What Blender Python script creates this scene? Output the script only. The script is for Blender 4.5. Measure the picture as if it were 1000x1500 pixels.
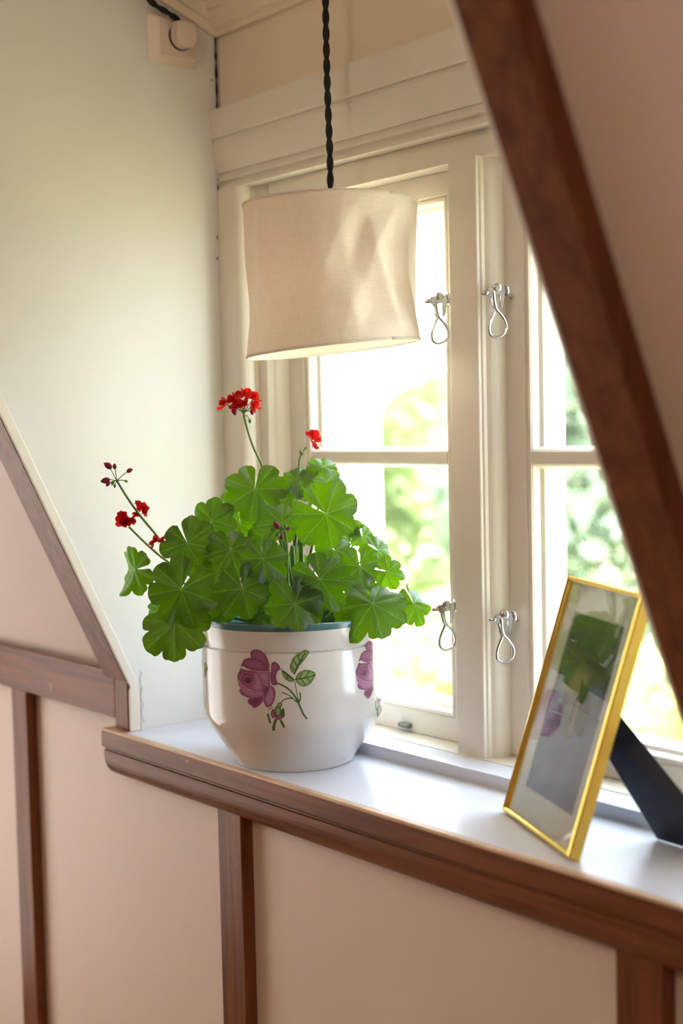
import bpy, bmesh, math, random
import numpy as np
from mathutils import Vector, Matrix

for o in list(bpy.data.objects): bpy.data.objects.remove(o)
SC = bpy.context.scene
COL = SC.collection
# ------------------------------------------------------------------ camera
F = 2000.0                                   # focal length in photo pixels (1000 x 1500)
YAW, PITCH, ROLL = math.radians(50.37), math.radians(-3.59), math.radians(-1.25)
CAM = Vector((1.44, -.836, .3672))           # x: dormer cheek = 0, y: sill front = 0, z: sill top = 0
_f = Vector((-math.sin(YAW)*math.cos(PITCH), math.cos(YAW)*math.cos(PITCH), math.sin(PITCH)))
_r = Vector((math.cos(YAW), math.sin(YAW), 0)); _u = _r.cross(_f)
RIGHT = _r*math.cos(ROLL) + _u*math.sin(ROLL)
UP = -_r*math.sin(ROLL) + _u*math.cos(ROLL)
FWD = _f
cd = bpy.data.cameras.new('camera'); cam = bpy.data.objects.new('camera', cd); COL.objects.link(cam)
cam.matrix_world = Matrix(((RIGHT.x, UP.x, -FWD.x, CAM.x), (RIGHT.y, UP.y, -FWD.y, CAM.y), (RIGHT.z, UP.z, -FWD.z, CAM.z), (0, 0, 0, 1)))
cd.sensor_fit = 'AUTO'; cd.sensor_width = 36; cd.lens = 36*F/1500; cd.clip_start = .02
cd.dof.use_dof = True; cd.dof.focus_distance = 1.45; cd.dof.aperture_fstop = 3.2
SC.camera = cam
# ------------------------------------------------------------------ light
W = bpy.data.worlds.new('sky'); SC.world = W; W.use_nodes = True
bg = W.node_tree.nodes['Background']; bg.inputs['Color'].default_value = (.68, .81, 1, 1); bg.inputs['Strength'].default_value = 5.6
sd = bpy.data.lights.new('sun', 'SUN'); sd.energy = 18.5; sd.angle = math.radians(.6); sd.color = (1, .95, .86)
sun = bpy.data.objects.new('sun', sd); COL.objects.link(sun)
sun.rotation_euler = Vector((.42, -.34, .84)).to_track_quat('Z', 'Y').to_euler()
def portal(name, loc, look, sx, sy):
    l = bpy.data.lights.new(name, 'AREA'); l.shape = 'RECTANGLE'; l.size = sx; l.size_y = sy; l.cycles.is_portal = True
    o = bpy.data.objects.new(name, l); COL.objects.link(o); o.location = loc
    o.rotation_euler = (-Vector(look)).to_track_quat('Z', 'Y').to_euler()
portal('dormer_portal', (.424, .262, .33), (0, -1, 0), .74, .66)
portal('gable_portal', (-.9, -.55, .3), (1, 0, 0), .8, 1.8)
SC.view_settings.view_transform = 'Standard'; SC.view_settings.look = 'None'
SC.view_settings.exposure = 1.05; SC.view_settings.gamma = 1; SC.view_settings.use_curve_mapping = False

# ------------------------------------------------------------------ helpers
def ray(x, y): return FWD + RIGHT*((x-500)/F) - UP*((y-750)/F)
def aty(x, y, Y): d = ray(x, y); return CAM + d*((Y-CAM.y)/d.y)
def atd(x, y, D): return CAM + ray(x, y)*D
def plane_at(x, y, p0, n): d = ray(x, y); return CAM + d*((Vector(p0)-CAM).dot(n)/d.dot(n))
def lin(c):
    return tuple(((v/255)/12.92 if v/255 <= .04045 else ((v/255+.055)/1.055)**2.4) for v in c) + (1,)

def new_mat(name):
    m = bpy.data.materials.new(name); m.use_nodes = True
    nt = m.node_tree; return m, nt, nt.nodes['Principled BSDF']
def N(nt, t, **kw):
    n = nt.nodes.new(t)
    for k, v in kw.items(): setattr(n, k, v)
    return n
def paint_mat(name, col, rough=.5, var=.06, scale=8, bump=.05, bscale=60, stretch=(1, 1, 1), spec=.5, coat=0):
    m, nt, b = new_mat(name)
    tc = N(nt, 'ShaderNodeTexCoord'); mp = N(nt, 'ShaderNodeMapping'); mp.inputs['Scale'].default_value = stretch
    nt.links.new(tc.outputs['Object'], mp.inputs['Vector'])
    n = N(nt, 'ShaderNodeTexNoise'); n.inputs['Scale'].default_value = scale; n.inputs['Detail'].default_value = 5
    nt.links.new(mp.outputs['Vector'], n.inputs['Vector'])
    r = N(nt, 'ShaderNodeValToRGB'); c = lin(col)
    r.color_ramp.elements[0].color = tuple(v*(1-var*2) for v in c[:3])+(1,); r.color_ramp.elements[0].position = .3
    r.color_ramp.elements[1].color = tuple(min(1, v*(1+var)) for v in c[:3])+(1,); r.color_ramp.elements[1].position = .7
    nt.links.new(n.outputs['Fac'], r.inputs['Fac']); nt.links.new(r.outputs['Color'], b.inputs['Base Color'])
    b.inputs['Roughness'].default_value = rough; b.inputs['Specular IOR Level'].default_value = spec; b.inputs['Coat Weight'].default_value = coat
    b.inputs['Coat Roughness'].default_value = .05
    if bump:
        n2 = N(nt, 'ShaderNodeTexNoise'); n2.inputs['Scale'].default_value = bscale; n2.inputs['Detail'].default_value = 4
        nt.links.new(mp.outputs['Vector'], n2.inputs['Vector'])
        bp = N(nt, 'ShaderNodeBump'); bp.inputs['Strength'].default_value = bump; bp.inputs['Distance'].default_value = .004
        nt.links.new(n2.outputs['Fac'], bp.inputs['Height']); nt.links.new(bp.outputs['Normal'], b.inputs['Normal'])
    return m
def wood_mat(name, axis, col=(124, 74, 48), dark=(88, 50, 32), rough=.36):
    """brown stained wood, grain along `axis`, small worn spots"""
    m, nt, b = new_mat(name)
    tc = N(nt, 'ShaderNodeTexCoord'); mp = N(nt, 'ShaderNodeMapping')
    s = [70, 70, 70]; s[axis] = 3.5; mp.inputs['Scale'].default_value = s
    nt.links.new(tc.outputs['Object'], mp.inputs['Vector'])
    n = N(nt, 'ShaderNodeTexNoise'); n.inputs['Scale'].default_value = 1.6; n.inputs['Detail'].default_value = 6; n.inputs['Distortion'].default_value = .6
    nt.links.new(mp.outputs['Vector'], n.inputs['Vector'])
    r = N(nt, 'ShaderNodeValToRGB'); r.color_ramp.elements[0].color = lin(dark); r.color_ramp.elements[0].position = .3
    r.color_ramp.elements[1].color = lin(col); r.color_ramp.elements[1].position = .62
    nt.links.new(n.outputs['Fac'], r.inputs['Fac'])
    n3 = N(nt, 'ShaderNodeTexNoise'); n3.inputs['Scale'].default_value = 38; n3.inputs['Detail'].default_value = 3
    nt.links.new(tc.outputs['Object'], n3.inputs['Vector'])
    r3 = N(nt, 'ShaderNodeValToRGB'); r3.color_ramp.elements[0].position = .71; r3.color_ramp.elements[0].color = (0, 0, 0, 1); r3.color_ramp.elements[1].position = .78
    nt.links.new(n3.outputs['Fac'], r3.inputs['Fac'])
    mx = N(nt, 'ShaderNodeMix', data_type='RGBA'); nt.links.new(r3.outputs['Color'], mx.inputs['Factor'])
    nt.links.new(r.outputs['Color'], mx.inputs['A']); mx.inputs['B'].default_value = lin((176, 122, 94))
    nt.links.new(mx.outputs['Result'], b.inputs['Base Color'])
    b.inputs['Roughness'].default_value = rough; b.inputs['Specular IOR Level'].default_value = .28; b.inputs['Specular Tint'].default_value = lin((255, 214, 186))
    bp = N(nt, 'ShaderNodeBump'); bp.inputs['Strength'].default_value = .12; bp.inputs['Distance'].default_value = .003
    nt.links.new(n.outputs['Fac'], bp.inputs['Height']); nt.links.new(bp.outputs['Normal'], b.inputs['Normal'])
    return m
def metal_mat(name, col, rough=.2, metallic=1.0):
    m, nt, b = new_mat(name); b.inputs['Base Color'].default_value = lin(col); b.inputs['Metallic'].default_value = metallic
    n = N(nt, 'ShaderNodeTexNoise'); n.inputs['Scale'].default_value = 300
    mr = N(nt, 'ShaderNodeMapRange'); mr.inputs['To Min'].default_value = rough*.7; mr.inputs['To Max'].default_value = rough*1.4
    nt.links.new(n.outputs['Fac'], mr.inputs['Value']); nt.links.new(mr.outputs['Result'], b.inputs['Roughness'])
    return m
def leafy_mat(name, top, trans, tw=.45, rough=.38, attr=None, attr_col=None):
    """thin plant tissue: reflective upper side plus light shining through"""
    m, nt, b = new_mat(name)
    out = nt.nodes['Material Output']
    n = N(nt, 'ShaderNodeTexNoise'); n.inputs['Scale'].default_value = 45; n.inputs['Detail'].default_value = 4
    tc = N(nt, 'ShaderNodeTexCoord'); nt.links.new(tc.outputs['Object'], n.inputs['Vector'])
    oi = N(nt, 'ShaderNodeObjectInfo')
    hs = N(nt, 'ShaderNodeHueSaturation'); hs.inputs['Color'].default_value = lin(top)
    mr = N(nt, 'ShaderNodeMapRange'); mr.inputs['To Min'].default_value = .65; mr.inputs['To Max'].default_value = 1.35
    nt.links.new(oi.outputs['Random'], mr.inputs['Value']); nt.links.new(mr.outputs['Result'], hs.inputs['Value'])
    mx = N(nt, 'ShaderNodeMix', data_type='RGBA'); mx.blend_type = 'MULTIPLY'; mx.inputs['Factor'].default_value = .35
    nt.links.new(hs.outputs['Color'], mx.inputs['A']); nt.links.new(n.outputs['Fac'], mx.inputs['B'])
    colo = mx.outputs['Result']
    tr = N(nt, 'ShaderNodeBsdfTranslucent'); tcol = None
    if attr:
        at = N(nt, 'ShaderNodeAttribute'); at.attribute_name = attr
        m2 = N(nt, 'ShaderNodeMix', data_type='RGBA'); nt.links.new(at.outputs['Fac'], m2.inputs['Factor'])
        nt.links.new(colo, m2.inputs['A']); m2.inputs['B'].default_value = lin(attr_col); colo = m2.outputs['Result']
        m3 = N(nt, 'ShaderNodeMix', data_type='RGBA'); nt.links.new(at.outputs['Fac'], m3.inputs['Factor'])
        m3.inputs['A'].default_value = lin(trans); m3.inputs['B'].default_value = lin(attr_col); nt.links.new(m3.outputs['Result'], tr.inputs['Color'])
    else: tr.inputs['Color'].default_value = lin(trans)
    nt.links.new(colo, b.inputs['Base Color']); b.inputs['Roughness'].default_value = rough
    ms = N(nt, 'ShaderNodeMixShader'); ms.inputs['Fac'].default_value = tw
    nt.links.new(b.outputs['BSDF'], ms.inputs[1]); nt.links.new(tr.outputs['BSDF'], ms.inputs[2]); nt.links.new(ms.outputs['Shader'], out.inputs['Surface'])
    return m
def attr_mat(name, rough=.2, coat=.0):
    m, nt, b = new_mat(name); at = N(nt, 'ShaderNodeAttribute'); at.attribute_name = 'paint'
    nt.links.new(at.outputs['Color'], b.inputs['Base Color']); b.inputs['Roughness'].default_value = rough; b.inputs['Coat Weight'].default_value = coat
    b.inputs['Coat Roughness'].default_value = .03
    return m
def glass_mat(name, dirt=.0, boost=1.0, tint=(.97, .985, .97)):
    """thin clear pane: Fresnel reflection over straight transmission, with a film of specks"""
    m, nt, b = new_mat(name); nt.nodes.remove(b); out = nt.nodes['Material Output']
    t = N(nt, 'ShaderNodeBsdfTransparent'); t.inputs['Color'].default_value = tint+(1,)
    g = N(nt, 'ShaderNodeBsdfGlossy'); g.inputs['Roughness'].default_value = .0
    fr = N(nt, 'ShaderNodeFresnel'); ge = N(nt, 'ShaderNodeNewGeometry')
    ir = N(nt, 'ShaderNodeMapRange'); ir.inputs['To Min'].default_value = 1.5; ir.inputs['To Max'].default_value = 1/1.5      # same reflectance on both faces of the pane
    nt.links.new(ge.outputs['Backfacing'], ir.inputs['Value']); nt.links.new(ir.outputs['Result'], fr.inputs['IOR'])
    mu = N(nt, 'ShaderNodeMath', operation='MULTIPLY'); mu.use_clamp = True; mu.inputs[1].default_value = boost; nt.links.new(fr.outputs['Fac'], mu.inputs[0])
    ms = N(nt, 'ShaderNodeMixShader'); nt.links.new(mu.outputs[0], ms.inputs['Fac']); nt.links.new(t.outputs[0], ms.inputs[1]); nt.links.new(g.outputs[0], ms.inputs[2])
    sh = ms.outputs[0]
    if dirt:
        tc = N(nt, 'ShaderNodeTexCoord'); n = N(nt, 'ShaderNodeTexNoise'); n.inputs['Scale'].default_value = 260; n.inputs['Detail'].default_value = 3
        n2 = N(nt, 'ShaderNodeTexNoise'); n2.inputs['Scale'].default_value = 9
        nt.links.new(tc.outputs['Object'], n.inputs['Vector']); nt.links.new(tc.outputs['Object'], n2.inputs['Vector'])
        r = N(nt, 'ShaderNodeValToRGB'); r.color_ramp.elements[0].position = .52; r.color_ramp.elements[1].position = .68
        nt.links.new(n.outputs['Fac'], r.inputs['Fac'])
        mm = N(nt, 'ShaderNodeMath', operation='MULTIPLY'); nt.links.new(r.outputs['Color'], mm.inputs[0]); nt.links.new(n2.outputs['Fac'], mm.inputs[1])
        m3 = N(nt, 'ShaderNodeMath', operation='MULTIPLY'); nt.links.new(mm.outputs[0], m3.inputs[0]); m3.inputs[1].default_value = dirt
        d = N(nt, 'ShaderNodeBsdfDiffuse'); d.inputs['Color'].default_value = (.5, .5, .47, 1)
        s2 = N(nt, 'ShaderNodeMixShader'); nt.links.new(m3.outputs[0], s2.inputs['Fac']); nt.links.new(sh, s2.inputs[1]); nt.links.new(d.outputs[0], s2.inputs[2]); sh = s2.outputs[0]
    nt.links.new(sh, out.inputs['Surface']); return m

def tag(o, label=None, cat=None, group=None, kind=None):
    if label: o['label'] = label
    if cat: o['category'] = cat
    if group: o['group'] = group
    if kind: o['kind'] = kind
    return o
def empty(name, loc=(0, 0, 0)):
    o = bpy.data.objects.new(name, None); COL.objects.link(o); o.location = loc; o.empty_display_size = .05; return o
def link(name, me, mat=None, parent=None, smooth=False):
    o = bpy.data.objects.new(name, me); COL.objects.link(o)
    if mat: me.materials.append(mat)
    if parent is not None:
        o.parent = parent
        o.matrix_parent_inverse = Matrix.Identity(4) if parent.type != 'EMPTY' else parent_inv(parent)
    if smooth: me.polygons.foreach_set('use_smooth', [True]*len(me.polygons))
    return o
def parent_inv(p):
    m = p.matrix_basis.copy(); q = p.parent
    while q is not None: m = q.matrix_basis @ m; q = q.parent
    return m.inverted()
def mesh(name, vs, fs, mat=None, parent=None, smooth=False):
    me = bpy.data.meshes.new(name); me.from_pydata([tuple(v) for v in vs], [], fs); me.update()
    return link(name, me, mat, parent, smooth)
def from_bm(name, bm, mat=None, parent=None, smooth=False):
    bmesh.ops.recalc_face_normals(bm, faces=bm.faces[:])
    me = bpy.data.meshes.new(name); bm.to_mesh(me); bm.free(); return link(name, me, mat, parent, smooth)
def box(name, x0, x1, y0, y1, z0, z1, mat, parent=None, bev=.0015):
    bm = bmesh.new(); bmesh.ops.create_cube(bm, size=1)
    for v in bm.verts: v.co = Vector(((x0+x1)/2+v.co.x*(x1-x0), (y0+y1)/2+v.co.y*(y1-y0), (z0+z1)/2+v.co.z*(z1-z0)))
    if bev: bmesh.ops.bevel(bm, geom=bm.edges[:], offset=bev, segments=2, affect='EDGES', profile=.6)
    return from_bm(name, bm, mat, parent)
def prism(name, pts, axis, a, b, mat, parent=None, bev=0, ends=None):
    """polygon pts extruded along axis 0 (pts=y,z), 1 (x,z), 2 (x,y)"""
    def P(p, t): return {0: (t, p[0], p[1]), 1: (p[0], t, p[1]), 2: (p[0], p[1], t)}[axis]
    n = len(pts); bm = bmesh.new()
    A = [bm.verts.new(P(p, a)) for p in pts]; B = [bm.verts.new(P(p, b)) for p in pts]
    bm.faces.new(A); bm.faces.new(B[::-1])
    for i in range(n): bm.faces.new((A[i], A[(i+1) % n], B[(i+1) % n], B[i]))
    bmesh.ops.recalc_face_normals(bm, faces=bm.faces[:])
    if bev: bmesh.ops.bevel(bm, geom=bm.edges[:], offset=bev, segments=2, affect='EDGES', profile=.6)
    return from_bm(name, bm, mat, parent)
def arc(cx, cy, rx, ry, a0, a1, n):
    return [(cx+rx*math.cos(math.radians(a0+(a1-a0)*i/n)), cy+ry*math.sin(math.radians(a0+(a1-a0)*i/n))) for i in range(n+1)]
def tube_data(pts, rad, seg=8, cap=True):
    pts = [Vector(p) for p in pts]; n = len(pts)
    rs = rad if isinstance(rad, (list, tuple)) else [rad]*n
    vs, fs = [], []; prev = None
    for i, p in enumerate(pts):
        t = (pts[min(i+1, n-1)]-pts[max(i-1, 0)]).normalized()
        if prev is None: a = t.orthogonal().normalized()
        else:
            a = prev-t*prev.dot(t); a = a.normalized() if a.length > 1e-6 else t.orthogonal().normalized()
        prev = a; b = t.cross(a)
        for k in range(seg):
            w = 2*math.pi*k/seg; vs.append(p+(a*math.cos(w)+b*math.sin(w))*rs[i])
    for i in range(n-1):
        for k in range(seg): fs.append((i*seg+k, i*seg+(k+1) % seg, (i+1)*seg+(k+1) % seg, (i+1)*seg+k))
    if cap: fs.append(tuple(range(seg))[::-1]); fs.append(tuple((n-1)*seg+k for k in range(seg)))
    return vs, fs
def tube(name, pts, rad, mat, parent=None, seg=8):
    v, f = tube_data(pts, rad, seg); return mesh(name, v, f, mat, parent, True)
def bez(p0, p1, p2, p3, n=12):
    return [p0*(1-t)**3+p1*3*t*(1-t)**2+p2*3*t*t*(1-t)+p3*t**3 for t in [i/n for i in range(n+1)]]
def catmull(P, n=8, closed=False):
    P = [Vector(p) for p in P]; out = []; m = len(P)
    R_ = range(m) if closed else range(m-1)
    for i in R_:
        a = P[(i-1) % m] if closed else P[max(i-1, 0)]; b = P[i]; c = P[(i+1) % m]; d = P[(i+2) % m] if closed else P[min(i+2, m-1)]
        for k in range(n):
            t = k/n; out.append(.5*((2*b)+(c-a)*t+(2*a-5*b+4*c-d)*t*t+(3*b-a-3*c+d)*t**3))
    if not closed: out.append(P[-1])
    return out
def lathe_data(prof, seg=96):
    vs, fs = [], []; n = len(prof)
    for r, z in prof:
        for k in range(seg): w = 2*math.pi*k/seg; vs.append((r*math.cos(w), r*math.sin(w), z))
    for i in range(n-1):
        for k in range(seg): fs.append((i*seg+k, i*seg+(k+1) % seg, (i+1)*seg+(k+1) % seg, (i+1)*seg+k))
    return vs, fs
def sweep_frame(name, prof, x0, x1, z0, z1, mat, parent=None, side=(1, 1, 1, 1)):
    """mitred rectangular frame in the xz plane; prof = (inset, y); side = inset scale left, right, bottom, top"""
    vs = []; n = len(prof)
    for cx, cz in ((0, 0), (1, 0), (1, 1), (0, 1)):
        for d, y in prof:
            vs.append((x0+d*side[0] if cx == 0 else x1-d*side[1], y, z0+d*side[2] if cz == 0 else z1-d*side[3]))
    fs = []
    for c in range(4):
        e = (c+1) % 4
        for i in range(n): j = (i+1) % n; fs.append((c*n+i, c*n+j, e*n+j, e*n+i))
    bm = bmesh.new(); B = [bm.verts.new(v) for v in vs]
    for f_ in fs: bm.faces.new([B[i] for i in f_])
    return from_bm(name, bm, mat, parent)

# ------------------------------------------------------------------ materials
M = {}
M['pink'] = paint_mat('pink_panel', (216, 194, 178), .55, .03, 3, .10, 120, (1, 1, .12))
M['white'] = paint_mat('white_wall_paint', (226, 222, 214), .5, .02, 5, .10, 45)
M['trimwhite'] = paint_mat('white_gloss_paint', (234, 225, 210), .42, .025, 9, .05, 70, spec=.25)
M['cream'] = paint_mat('cream_wall', (238, 222, 198), .55, .03, 4, .10, 90)
M['sill'] = paint_mat('sill_gloss_paint', (218, 219, 230), .30, .015, 6, .06, 40, (.4, 2, 1), spec=.14)
M['wood_x'] = wood_mat('brown_wood_x', 0); M['wood_y'] = wood_mat('brown_wood_slope', 2); M['wood_z'] = wood_mat('brown_wood_z', 2)
M['bare'] = paint_mat('worn_wood_edge', (214, 180, 146), .5, .12, 60, .1, 80, (.3, 1, 1))
M['floor'] = wood_mat('floor_boards', 1, (196, 160, 126), (164, 126, 94))
M['chrome'] = metal_mat('chrome', (205, 205, 208), .12)
M['gold'] = metal_mat('polished_brass', (236, 200, 96), .22)
M['glass'] = glass_mat('window_glass', .10); M['glass_d'] = glass_mat('speckled_window_glass', .55)
M['pglass'] = glass_mat('picture_glass', 0, 1.75)
M['black'] = paint_mat('black_cord', (16, 15, 15), .7, .2, 900, .4, 1500)
M['bakelite'] = paint_mat('ivory_plastic', (226, 206, 186), .3, .01, 5, 0)
M['navy'] = paint_mat('dark_blue_card', (36, 40, 54), .7, .08, 30, .1, 400)
M['earth'] = paint_mat('potting_soil', (52, 40, 32), .95, .4, 150, .8, 200)
M['ceramic'] = paint_mat('white_glazed_ceramic', (216, 211, 206), .16, .01, 3, 0, coat=.6)
M['teal'] = paint_mat('teal_glaze', (70, 114, 122), .22, .08, 40, 0, coat=.5)
M['print'] = attr_mat('printed_glaze', .16, .6); M['paper'] = attr_mat('printed_paper', .8)
M['leaf'] = leafy_mat('geranium_leaf', (25, 46, 4), (124, 176, 4), .37, .42, 'vein', (120, 164, 62))
M['stem'] = leafy_mat('geranium_stem', (104, 146, 54), (150, 190, 70), .2, .45)
M['petal'] = leafy_mat('red_petal', (190, 14, 18), (232, 34, 18), .4, .5)
M['bud'] = leafy_mat('bud', (150, 22, 52), (200, 40, 70), .2, .5)
M['gapdark'] = paint_mat('dark_gap', (44, 34, 26), .9, .1)

# ================================================================== SETTING
SL = (.333, -.157)                               # roof slope direction: dz, dy
sl_len = math.hypot(*SL)
def roof_y(z): return .015 + (z-.052)*(SL[1]/SL[0])
NR = Vector((0, -SL[0], SL[1]))/sl_len           # normal pointing into the room (down and inwards)
NR = Vector((0, -.333, -.157))/sl_len
DX = .848                                        # dormer opening 0..DX
FL, CZ = -.78, 1.45
X0, X1, Y0 = -.75, 2.9, -3.4

fl = tag(box('floor', X0, X1, Y0, .3, FL-.1, FL, M['floor'], bev=0), 'brown board floor of the attic room', 'floor', kind='structure')
# knee wall with its panels, battens and rail
wk = tag(box('wall_front', X0, X1, .028, .30, FL, -.030, M['pink'], bev=0), 'pale pink panelled knee wall with brown battens below the window sill', 'wall', kind='structure')
box('panel', X0, -.004, .0285, .30, -.0305, .055, M['pink'], wk, 0); box('panel', DX+.004, X1, .0285, .30, -.0305, .055, M['pink'], wk, 0)
for x0, x1, zt in ((-.318, -.274, .012), (.1865, .2312, -.055), (.7488, .7956, -.055), (1.30, 1.345, .012), (-.86, -.815, .012)):
    box('batten', x0, x1, .012, .0285, FL, zt, M['wood_z'], wk)
box('rail', X0, -.032, .012, .0285, .012, .067, M['wood_x'], wk); box('rail', DX+.032, X1, .012, .0285, .012, .067, M['wood_x'], wk)
box('corner_block', -.0315, -.0005, .0115, .0285, .0, .066, M['wood_z'], wk); box('corner_block', DX+.0005, DX+.0315, .0115, .0285, .0, .066, M['wood_z'], wk)
box('rail_bead', X0, -.030, .008, .0125, .0665, .0715, M['wood_x'], wk, .001)
# sloped ceiling (room lining of the roof), left, right and above the dormer
def slope_slab(name, x0, x1, z0, z1, off, th, mat, parent=None, bev=0):
    pts = []
    for z, o in ((z0, off), (z1, off), (z1, off+th), (z0, off+th)):
        p = Vector((0, roof_y(z), z)) - NR*o
        pts.append((p.y, p.z))
    return prism(name, pts, 0, x0, x1, mat, parent, bev)
ce = tag(slope_slab('wall_slope', X0, -.0005, .05, CZ, .014, .22, M['pink']), 'pale pink sloping attic wall beside the window recess', 'wall', kind='structure')
slope_slab('panel', DX+.0005, X1, .05, CZ, .021, .22, M['pink'], ce); slope_slab('panel', -.0005, DX+.0005, 1.14, CZ, .014, .22, M['pink'], ce)
for i, (x0, x1, nm, lb) in enumerate(((-.052, -.0002, 'trim_1', 'brown wooden batten along the sloped edge of the white cheek wall'), (DX, DX+.043, 'trim_2', 'wide dark brown sloping batten crossing in front of the right window'))):
    tag(slope_slab(nm, x0, x1, .062, 1.20, 0, .0145 if i == 0 else .0215, M['wood_y'], bev=.0012), lb, 'batten', kind='structure')
# flat ceiling, far slope and end walls of the room
tag(prism('ceiling', [(roof_y(CZ)+.2, CZ), (Y0, CZ), (Y0, CZ+.2), (roof_y(CZ)+.2, CZ+.2)], 0, X0, X1, M['cream']), 'flat cream ceiling of the attic room', 'ceiling', kind='structure')
tag(box('wall_back', X0, X1, Y0-.2, Y0, FL, CZ+.2, M['pink'], bev=0), 'pale pink wall behind the viewer', 'wall', kind='structure')
tag(box('wall_right', X1, X1+.2, Y0-.2, .3, FL, CZ+.3, M['pink'], bev=0), 'pale pink gable wall on the right side of the room', 'wall', kind='structure')
wg = tag(box('wall_left', X0-.2, X0, -.15, .3, FL, CZ+.3, M['pink'], bev=0), 'pale pink gable wall with an added daylight opening', 'wall', kind='structure')
for a in ((-3.6, -.95, FL, CZ+.3), (-.95, -.15, FL, -.6), (-.95, -.15, 1.2, CZ+.3)): box('wall_section', X0-.2, X0, a[0], a[1], a[2], a[3], M['pink'], wg, 0)

m, nt, b = new_mat('added_warm_curtain'); M['added_curtain'] = m
tr = N(nt, 'ShaderNodeBsdfTranslucent'); tr.inputs['Color'].default_value = lin((248, 234, 218)); b.inputs['Base Color'].default_value = lin((236, 230, 222)); b.inputs['Roughness'].default_value = .9
ms = N(nt, 'ShaderNodeMixShader'); ms.inputs['Fac'].default_value = .46; nt.links.new(b.outputs[0], ms.inputs[1]); nt.links.new(tr.outputs[0], ms.inputs[2]); nt.links.new(ms.outputs[0], nt.nodes['Material Output'].inputs['Surface'])
vs = [(X0-.04+.012*math.sin(i*.9), -.98+.86*i/120, z) for z in (1.23, -.62) for i in range(121)]
tag(mesh('added_curtain', vs, [(i, i+1, 122+i, 121+i) for i in range(120)], M['added_curtain'], None, True), 'unseen warm cream sheet added across the gable opening to tint its daylight', 'added_curtain')  # unseen sheer cloth and its opening, added to send warm light into the room
# dormer: cheeks, ceiling, gable wall
YG = .170
def ceil_z(y): return .886 + .378*(.165-y)
yj = -.49
for nm, xa, xb, lb in (('wall_cheek_left', -.06, 0, 'white painted triangular cheek wall of the dormer left of the window'), ('wall_cheek_right', DX, DX+.06, 'white painted triangular cheek wall of the dormer right of the window')):
    pts = [(.0295, -.02), (.30, -.02), (.30, ceil_z(.30)+.05), (yj-.02, ceil_z(yj)+.03), (yj, ceil_z(yj)-.004), (roof_y(.06)+.0145, .06), (.0295, .052)]
    if xa > 0: pts = pts[:3]+[(yj+.06, ceil_z(yj)+.03), (yj+.06, ceil_z(yj)-.004), (roof_y(.06)+.060, .06), (.05, .052), (.05, -.02)]
    tag(prism(nm, pts, 0, xa, xb, M['white']), lb, 'wall', kind='structure')
def edge_strip(nm, xa, xb, lb):
    P = []
    for z in (.055, 1.10): P.append((roof_y(z)+.0005, z))
    for z in (1.10, .055): P.append((roof_y(z)+.0135, z))
    P = [(.0125, .0005), (.0125, .050)] + [P[0], P[1], P[2], P[3]] + [(.027, .045), (.027, .0005)]
    tag(prism(nm, P, 0, xa, xb, M['trimwhite'], bev=.0012), lb, 'trim', kind='structure')
edge_strip('trim_3', -.0002, .0035, 'chipped white edge strip between brown batten and cheek wall'); edge_strip('trim_4', DX-.0035, DX+.0002, 'white edge strip on the right cheek wall')
tag(prism('ceiling_dormer', [(.30, ceil_z(.30)), (yj, ceil_z(yj)), (yj-.02, ceil_z(yj)+.06), (.30, ceil_z(.30)+.06)], 0, -.0005, DX+.0005, M['cream']), 'cream sloping ceiling of the dormer', 'ceiling', kind='structure')
gw = tag(box('wall_window', .0035, DX-.0035, YG, .30, .70, .90, M['cream'], bev=0), 'narrow cream wall strip above the window casing', 'wall', kind='structure')
box('apron', 0, DX, .19, .30, -.03, .012, M['white'], gw, 0)
box('gap_backing', 0, .0034, YG+.012, .30, .70, .90, M['gapdark'], gw, 0)
# paint cracks along the corner; the dark strips colour in their dirt and shadow
def crack(name, pts, mat, parent, axis='x', off=.0008):
    vs, fs = [], []
    for k, (y, z, w) in enumerate(pts): vs += [(off, y-w, z), (off, y+w, z)]
    for k in range(len(pts)-1): fs.append((2*k, 2*k+1, 2*k+3, 2*k+2))
    return mesh(name, vs, fs, mat, parent)
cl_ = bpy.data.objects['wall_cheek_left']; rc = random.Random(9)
crack('paint_crack', [(.1672, .857-.0075*k, rc.uniform(.0008, .0026)) for k in range(13)], M['gapdark'], cl_)
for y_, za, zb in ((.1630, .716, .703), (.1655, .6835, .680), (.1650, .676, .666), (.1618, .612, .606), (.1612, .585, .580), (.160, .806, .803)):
    crack('paint_crack', [(y_, za, .0003), (y_, (za+zb)/2, .0013), (y_, zb, .0003)], M['gapdark'], cl_)
M['chip'] = paint_mat('chipped_paint_edge', (196, 192, 194), .8, .1, 80, .2, 200)
crack('paint_crack', [(.0300+.0018*math.sin(k*1.9)+.0007*k*.2, .075-.006*k, .0003+.0007*abs(math.sin(k*1.3))) for k in range(12)], M['chip'], cl_, off=.0004)
# crown moulding
cr = tag(prism('trim_5', [(YG, .857), (.164, .857), (.162, .862), (.156, .866), (.150, .876), (.148, .882), (.143, .884), (.143, ceil_z(.143)+.004), (YG, ceil_z(YG)+.004)], 0, .0002, DX-.0002, M['cream']), 'cream crown moulding around the top of the dormer', 'trim', kind='structure')
cp = []
for y in (.155, yj): cp.append((y, ceil_z(y)))
def crown_piece(xa, xb, dz0, dz1):
    return prism('crown_run', [(.165, ceil_z(.165)-dz0), (yj+.02, ceil_z(yj+.02)-dz0), (yj+.02, ceil_z(yj+.02)-dz1), (.165, ceil_z(.165)-dz1)], 0, xa, xb, M['cream'], cr, .001)
crown_piece(.0002, .008, .029, -.002); crown_piece(.0002, .015, .018, -.002); crown_piece(DX-.008, DX-.0002, .029, -.002)

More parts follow.
